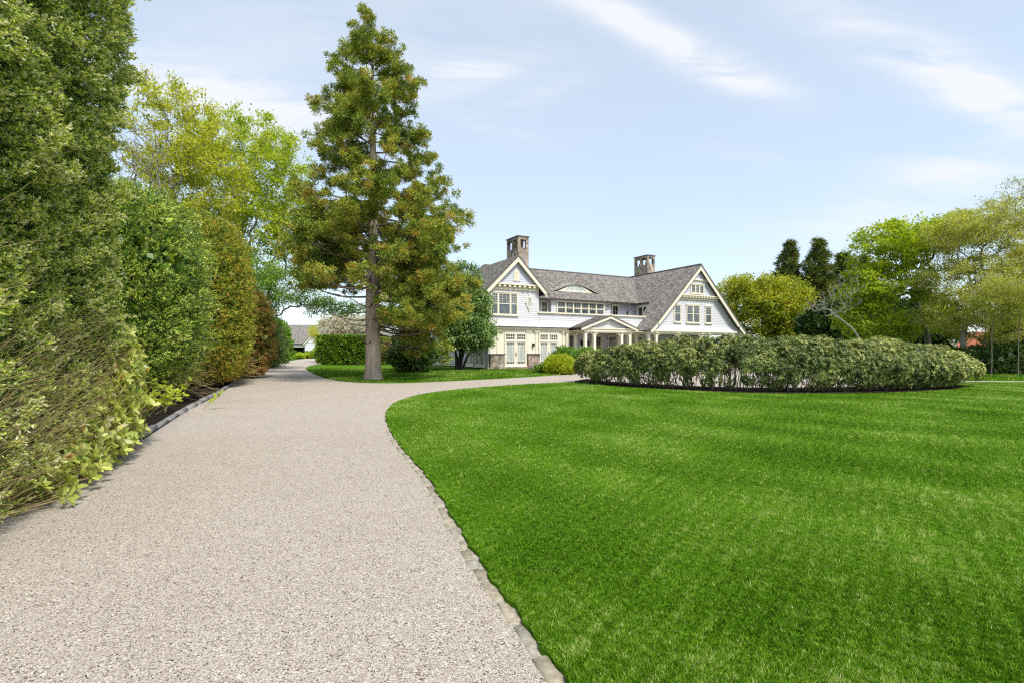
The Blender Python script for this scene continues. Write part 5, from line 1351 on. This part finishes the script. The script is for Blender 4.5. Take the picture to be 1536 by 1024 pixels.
decid('lime_tree', 'bright green spreading maple with leaning trunk behind the long hedge', 'tree', [W(1398, 545, 38) * [1, 1, 0], W(1390, 500, 38), W(1380, 468, 38), W(1368, 440, 38)],
      [el(1330, 375, 38, 48, 45, 3), el(1305, 430, 38, 42, 35, 3), el(1300, 480, 38, 38, 30, 2.6), el(1370, 360, 38, 50, 34, 3), el(1345, 425, 38, 55, 35, 3), el(1420, 350, 38, 40, 26, 3), el(1400, 480, 38, 38, 22, 2.5), el(1340, 500, 38, 32, 20, 2.4)], 900, 'lime', 'lime', 'palebark', 131, per=12, spread=.26, L=.21, Wd=.15, tip=.013, tint0=.40, bf=.30, shell=.5, clump=.2, flat=.45)
decid('beech_tree', 'pale beige green tree in fine new leaf at the right edge', 'tree', [W(1442, 552, 33) * [1, 1, 0], W(1444, 520, 33), W(1446, 500, 33), W(1452, 470, 33)],
      [el(1455, 350, 33, 55, 36, 3), el(1500, 390, 33, 60, 45, 3.2), el(1440, 420, 33, 50, 40, 3), el(1520, 450, 33, 60, 40, 3), el(1490, 490, 33, 60, 26, 2.8), el(1430, 465, 33, 40, 30, 2.6), el(1580, 420, 33, 70, 70, 3.5), el(1480, 330, 33, 50, 24, 3)], 1300, 'beige', 'beige', 'palebark', 132, per=20, spread=.24, L=.14, Wd=.08, tip=.009, tint0=.42, bf=.30, shell=.35, flat=.4)
decid('bare_tree', 'mostly leafless tree whose fine twigs reach in at the upper right edge', 'tree', [W(1640, 560, 26) * [1, 1, 0], W(1635, 500, 26), W(1625, 440, 26), W(1610, 390, 26)],
      [el(1520, 300, 26, 34, 30, 1.8), el(1570, 290, 26, 60, 50, 2.5), el(1520, 340, 26, 40, 20, 2), el(1640, 330, 26, 60, 70, 2.5)], 620, 'beige', 'beige', 'palebark', 133, per=3, spread=.12, L=.10, Wd=.05, tip=.007, tint0=.35, bf=.25, shell=.2, power=2.3, sides=4)
decid('bare_tree', 'leaning leafless pale tree in front of the dark conifers', 'tree', [W(1302, 560, 33) * [1, 1, 0], W(1298, 520, 33), W(1278, 492, 33), W(1250, 470, 33)], [el(1250, 455, 33, 30, 26, 1.2), el(1275, 430, 33, 20, 36, 1.2), el(1222, 455, 33, 18, 16, 1.0)], 300, None, None, 'palebark', 134, tip=.0065, bf=.25, shell=.2, power=2.3)
for k_, (x, y, z, rx, ry, rz, lab) in enumerate(((33, 52, 3.0, 3.6, 2.0, 3.2, 'dark evergreen bush under the leaning bare tree'), (38.5, 54, 3.4, 3.2, 2.0, 3.6, 'black green evergreen bush behind the lime green maple'), (45, 56, 3.6, 3.0, 2.0, 3.8, 'dark evergreen bush behind the leaning maple trunk'), (53, 52, 3.2, 4.0, 2.0, 3.2, 'dark evergreen bush far right behind the beige tree'))):
    body('evergreen_bush', lab, (x, y, z), (rx, ry, rz), 2.2, 3800, 8, .26, .13, 140 + k_, 'darkleaf', 'shrub', .3, .4, (.8, 2.6), .1, None, 0, 6, tint0=.42, inw=.3, group='dark evergreens behind the long hedge')
body('dark_hedge', 'dark green boundary hedge behind the far lawn at the right edge', (36.5, 31.6, .85), (9.2, 1.2, 1.0), 4, 12000, 8, .09, .045, 145, 'darkleaf', 'hedge', .14, .14, (.4, 1.4), .05, None, 0, 12, tint0=.55, inw=.12, stem_r=.03)
for k_, (px, Y, lab) in enumerate(((1487, 30.0, 'thin pale trunk standing left in front of the dark boundary hedge'), (1527, 29.6, 'thin pale trunk at the frame edge in front of the dark boundary hedge'))):
    b = W(px, 560, Y)
    decid('young_tree', lab, 'tree', [(b[0], b[1], 0), (b[0] + .03, b[1], 1.0), (b[0] + .02, b[1], 2.2), (b[0] + .1, b[1], 3.4)], [(b[0] + .2, b[1], 4.6, 1.5, 1.2, 1.2)], 90, 'beige', 'beige', 'bark', 150 + k_, per=16, spread=.24, L=.12, Wd=.07, tip=.005)

# ------------------------------------------------------------------ the long hedge on the island bed
def long_hedge():
    g = rng(161)
    root = plant('long_hedge', 'long rounded grey green hedge on dark mulch across the big lawn', 'hedge', (10.5, 20.5, 0))
    line = bed + np.array([.3, 1.15])
    d = np.r_[0, np.cumsum(np.linalg.norm(np.diff(line, axis=0), axis=1))]
    tot = d[-1]
    def at(s): return np.stack([np.interp(s, d, line[:, 0]), np.interp(s, d, line[:, 1])], -1)
    def top(s): return np.interp(s / tot, [0, .05, .12, .2, .3, .42, .55, .7, .82, .92, 1.0], [1.15, 1.35, 1.62, 1.72, 1.92, 2.0, 1.98, 1.9, 1.74, 1.55, 1.22])
    nl = 980
    s = g.uniform(.045, 1.02, nl) * tot; c2 = at(np.minimum(s, tot)); c2[:, 0] += np.maximum(0, s - tot)
    th = g.uniform(-.35, math.pi + .35, nl); lowk = (s > .10 * tot) & (s < .90 * tot) & (g.uniform(size=nl) < np.interp(s / tot, [.1, .4, .75], [.10, .16, .30])); th[s > .92 * tot] = np.clip(th[s > .92 * tot], -.05, math.pi + .05); th[lowk] = g.uniform(-1.0, .0, lowk.sum())                                   # position round the cross-section, 0 = camera side
    wob = Noise(162, .8, 2.4)(np.c_[c2, th])
    hw_ = 1.12 + .10 * wob; ht = top(s) * (1 + .045 * wob); zc = ht * .54
    t = unit(at(np.minimum(s + .1, tot)) - at(np.maximum(s - .1, 0))); nrm2 = np.stack([t[:, 1], -t[:, 0]], 1)
    nrm2 *= np.where(nrm2[:, 1:2] > 0, -1, 1)
    off = np.cos(th) * hw_; zz = zc + np.sin(th) * (ht - zc) * np.where(np.sin(th) < 0, 1.15, 1.0)
    c = np.c_[c2 + nrm2 * off[:, None], zz]
    out = unit(np.c_[nrm2 * np.cos(th)[:, None], np.sin(th) * .9 + .15])
    lr = g.uniform(.18, .40, nl)
    c = c - out * (lr * .8 + np.abs(g.normal(size=nl)) * .06)[:, None]
    k = 34
    dirs = unit(np.repeat(out, k, 0) * .75 + g.normal(size=(nl * k, 3)) * .8)
    rc = np.repeat(c, k, 0) + dirs * (np.repeat(lr, k) * g.uniform(.75, 1.05, nl * k))[:, None]
    q = 6
    v, f = rosettes(g, rc, unit(dirs + np.array([0, 0, .35])), q, .092, .032)
    frac = np.clip(s / tot, 0, 1)
    ct = .40 + .12 * g.normal(size=nl) + .07 * wob + .16 * np.clip((frac - .78) / .15, 0, 1) + .05 * np.clip(np.sin(th), 0, 1)
    tt = np.repeat(ct, k * q * 2) + np.repeat(.12 * g.normal(size=nl * k), q * 2) + .06 * g.normal(size=len(f))
    parts = [(v, f, np.clip(tt, 0, 1))]
    child('foliage', np_mesh('foliage', *join(parts)), M['pieris'], root)
    P0, P1, a, b = [], [], [], []
    nst = 330
    for i in range(nst):
        s0 = g.uniform(.03, .99) * tot; b0 = at(s0) + g.normal(size=2) * np.array([.08, .25])
        j = np.argsort(np.abs(s - s0) + g.uniform(0, .7, nl))[:2]
        for e_ in j:
            e = c[e_]; st = np.array([b0[0], b0[1], .03]); mid = np.array([b0[0] * .6 + e[0] * .4, b0[1] * .6 + e[1] * .4, e[2] * .62]) + g.normal(size=3) * .10
            prev = st; r_ = g.uniform(.008, .020)
            for m_ in range(1, 6):
                u = m_ / 5; qn = (1 - u) ** 2 * st + 2 * u * (1 - u) * mid + u * u * e
                P0.append(prev); P1.append(qn); a.append(r_ * (1 - .7 * (m_ - 1) / 5)); b.append(r_ * (1 - .7 * m_ / 5)); prev = qn
    # the overhanging right end: bare slanting stems under a fringe of leaf
    e0 = at(tot)
    for i in range(90):
        st = np.array([e0[0] - g.uniform(.2, 2.2), e0[1] + g.normal() * .35, .04]); e = st + np.array([g.uniform(.7, 1.7), g.normal() * .35, g.uniform(.55, 1.1)])
        P0.append(st); P1.append((st + e) / 2 + [0, 0, -.06]); P0.append((st + e) / 2 + [0, 0, -.06]); P1.append(e)
        a += [.013, .010]; b += [.010, .005]
    child('stems', np_mesh('stems', *tubes(P0, P1, np.array(a), np.array(b), 5), smooth=True), M['bark'], root)
long_hedge()
decid('open_shrub', 'sparse open shrub with forked stems at the left tip of the island bed', 'shrub', [(3.75, 24.3, 0), (3.78, 24.3, .18), (3.8, 24.3, .34)], [(3.75, 24.3, 1.05, .75, .6, .42), (4.2, 24.4, .95, .55, .5, .45)], 130, 'pieris', 'pieris', 'bark', 171, per=16, spread=.11, L=.075, Wd=.028, tip=.006, tint0=.55, bf=.15, wob=.2)
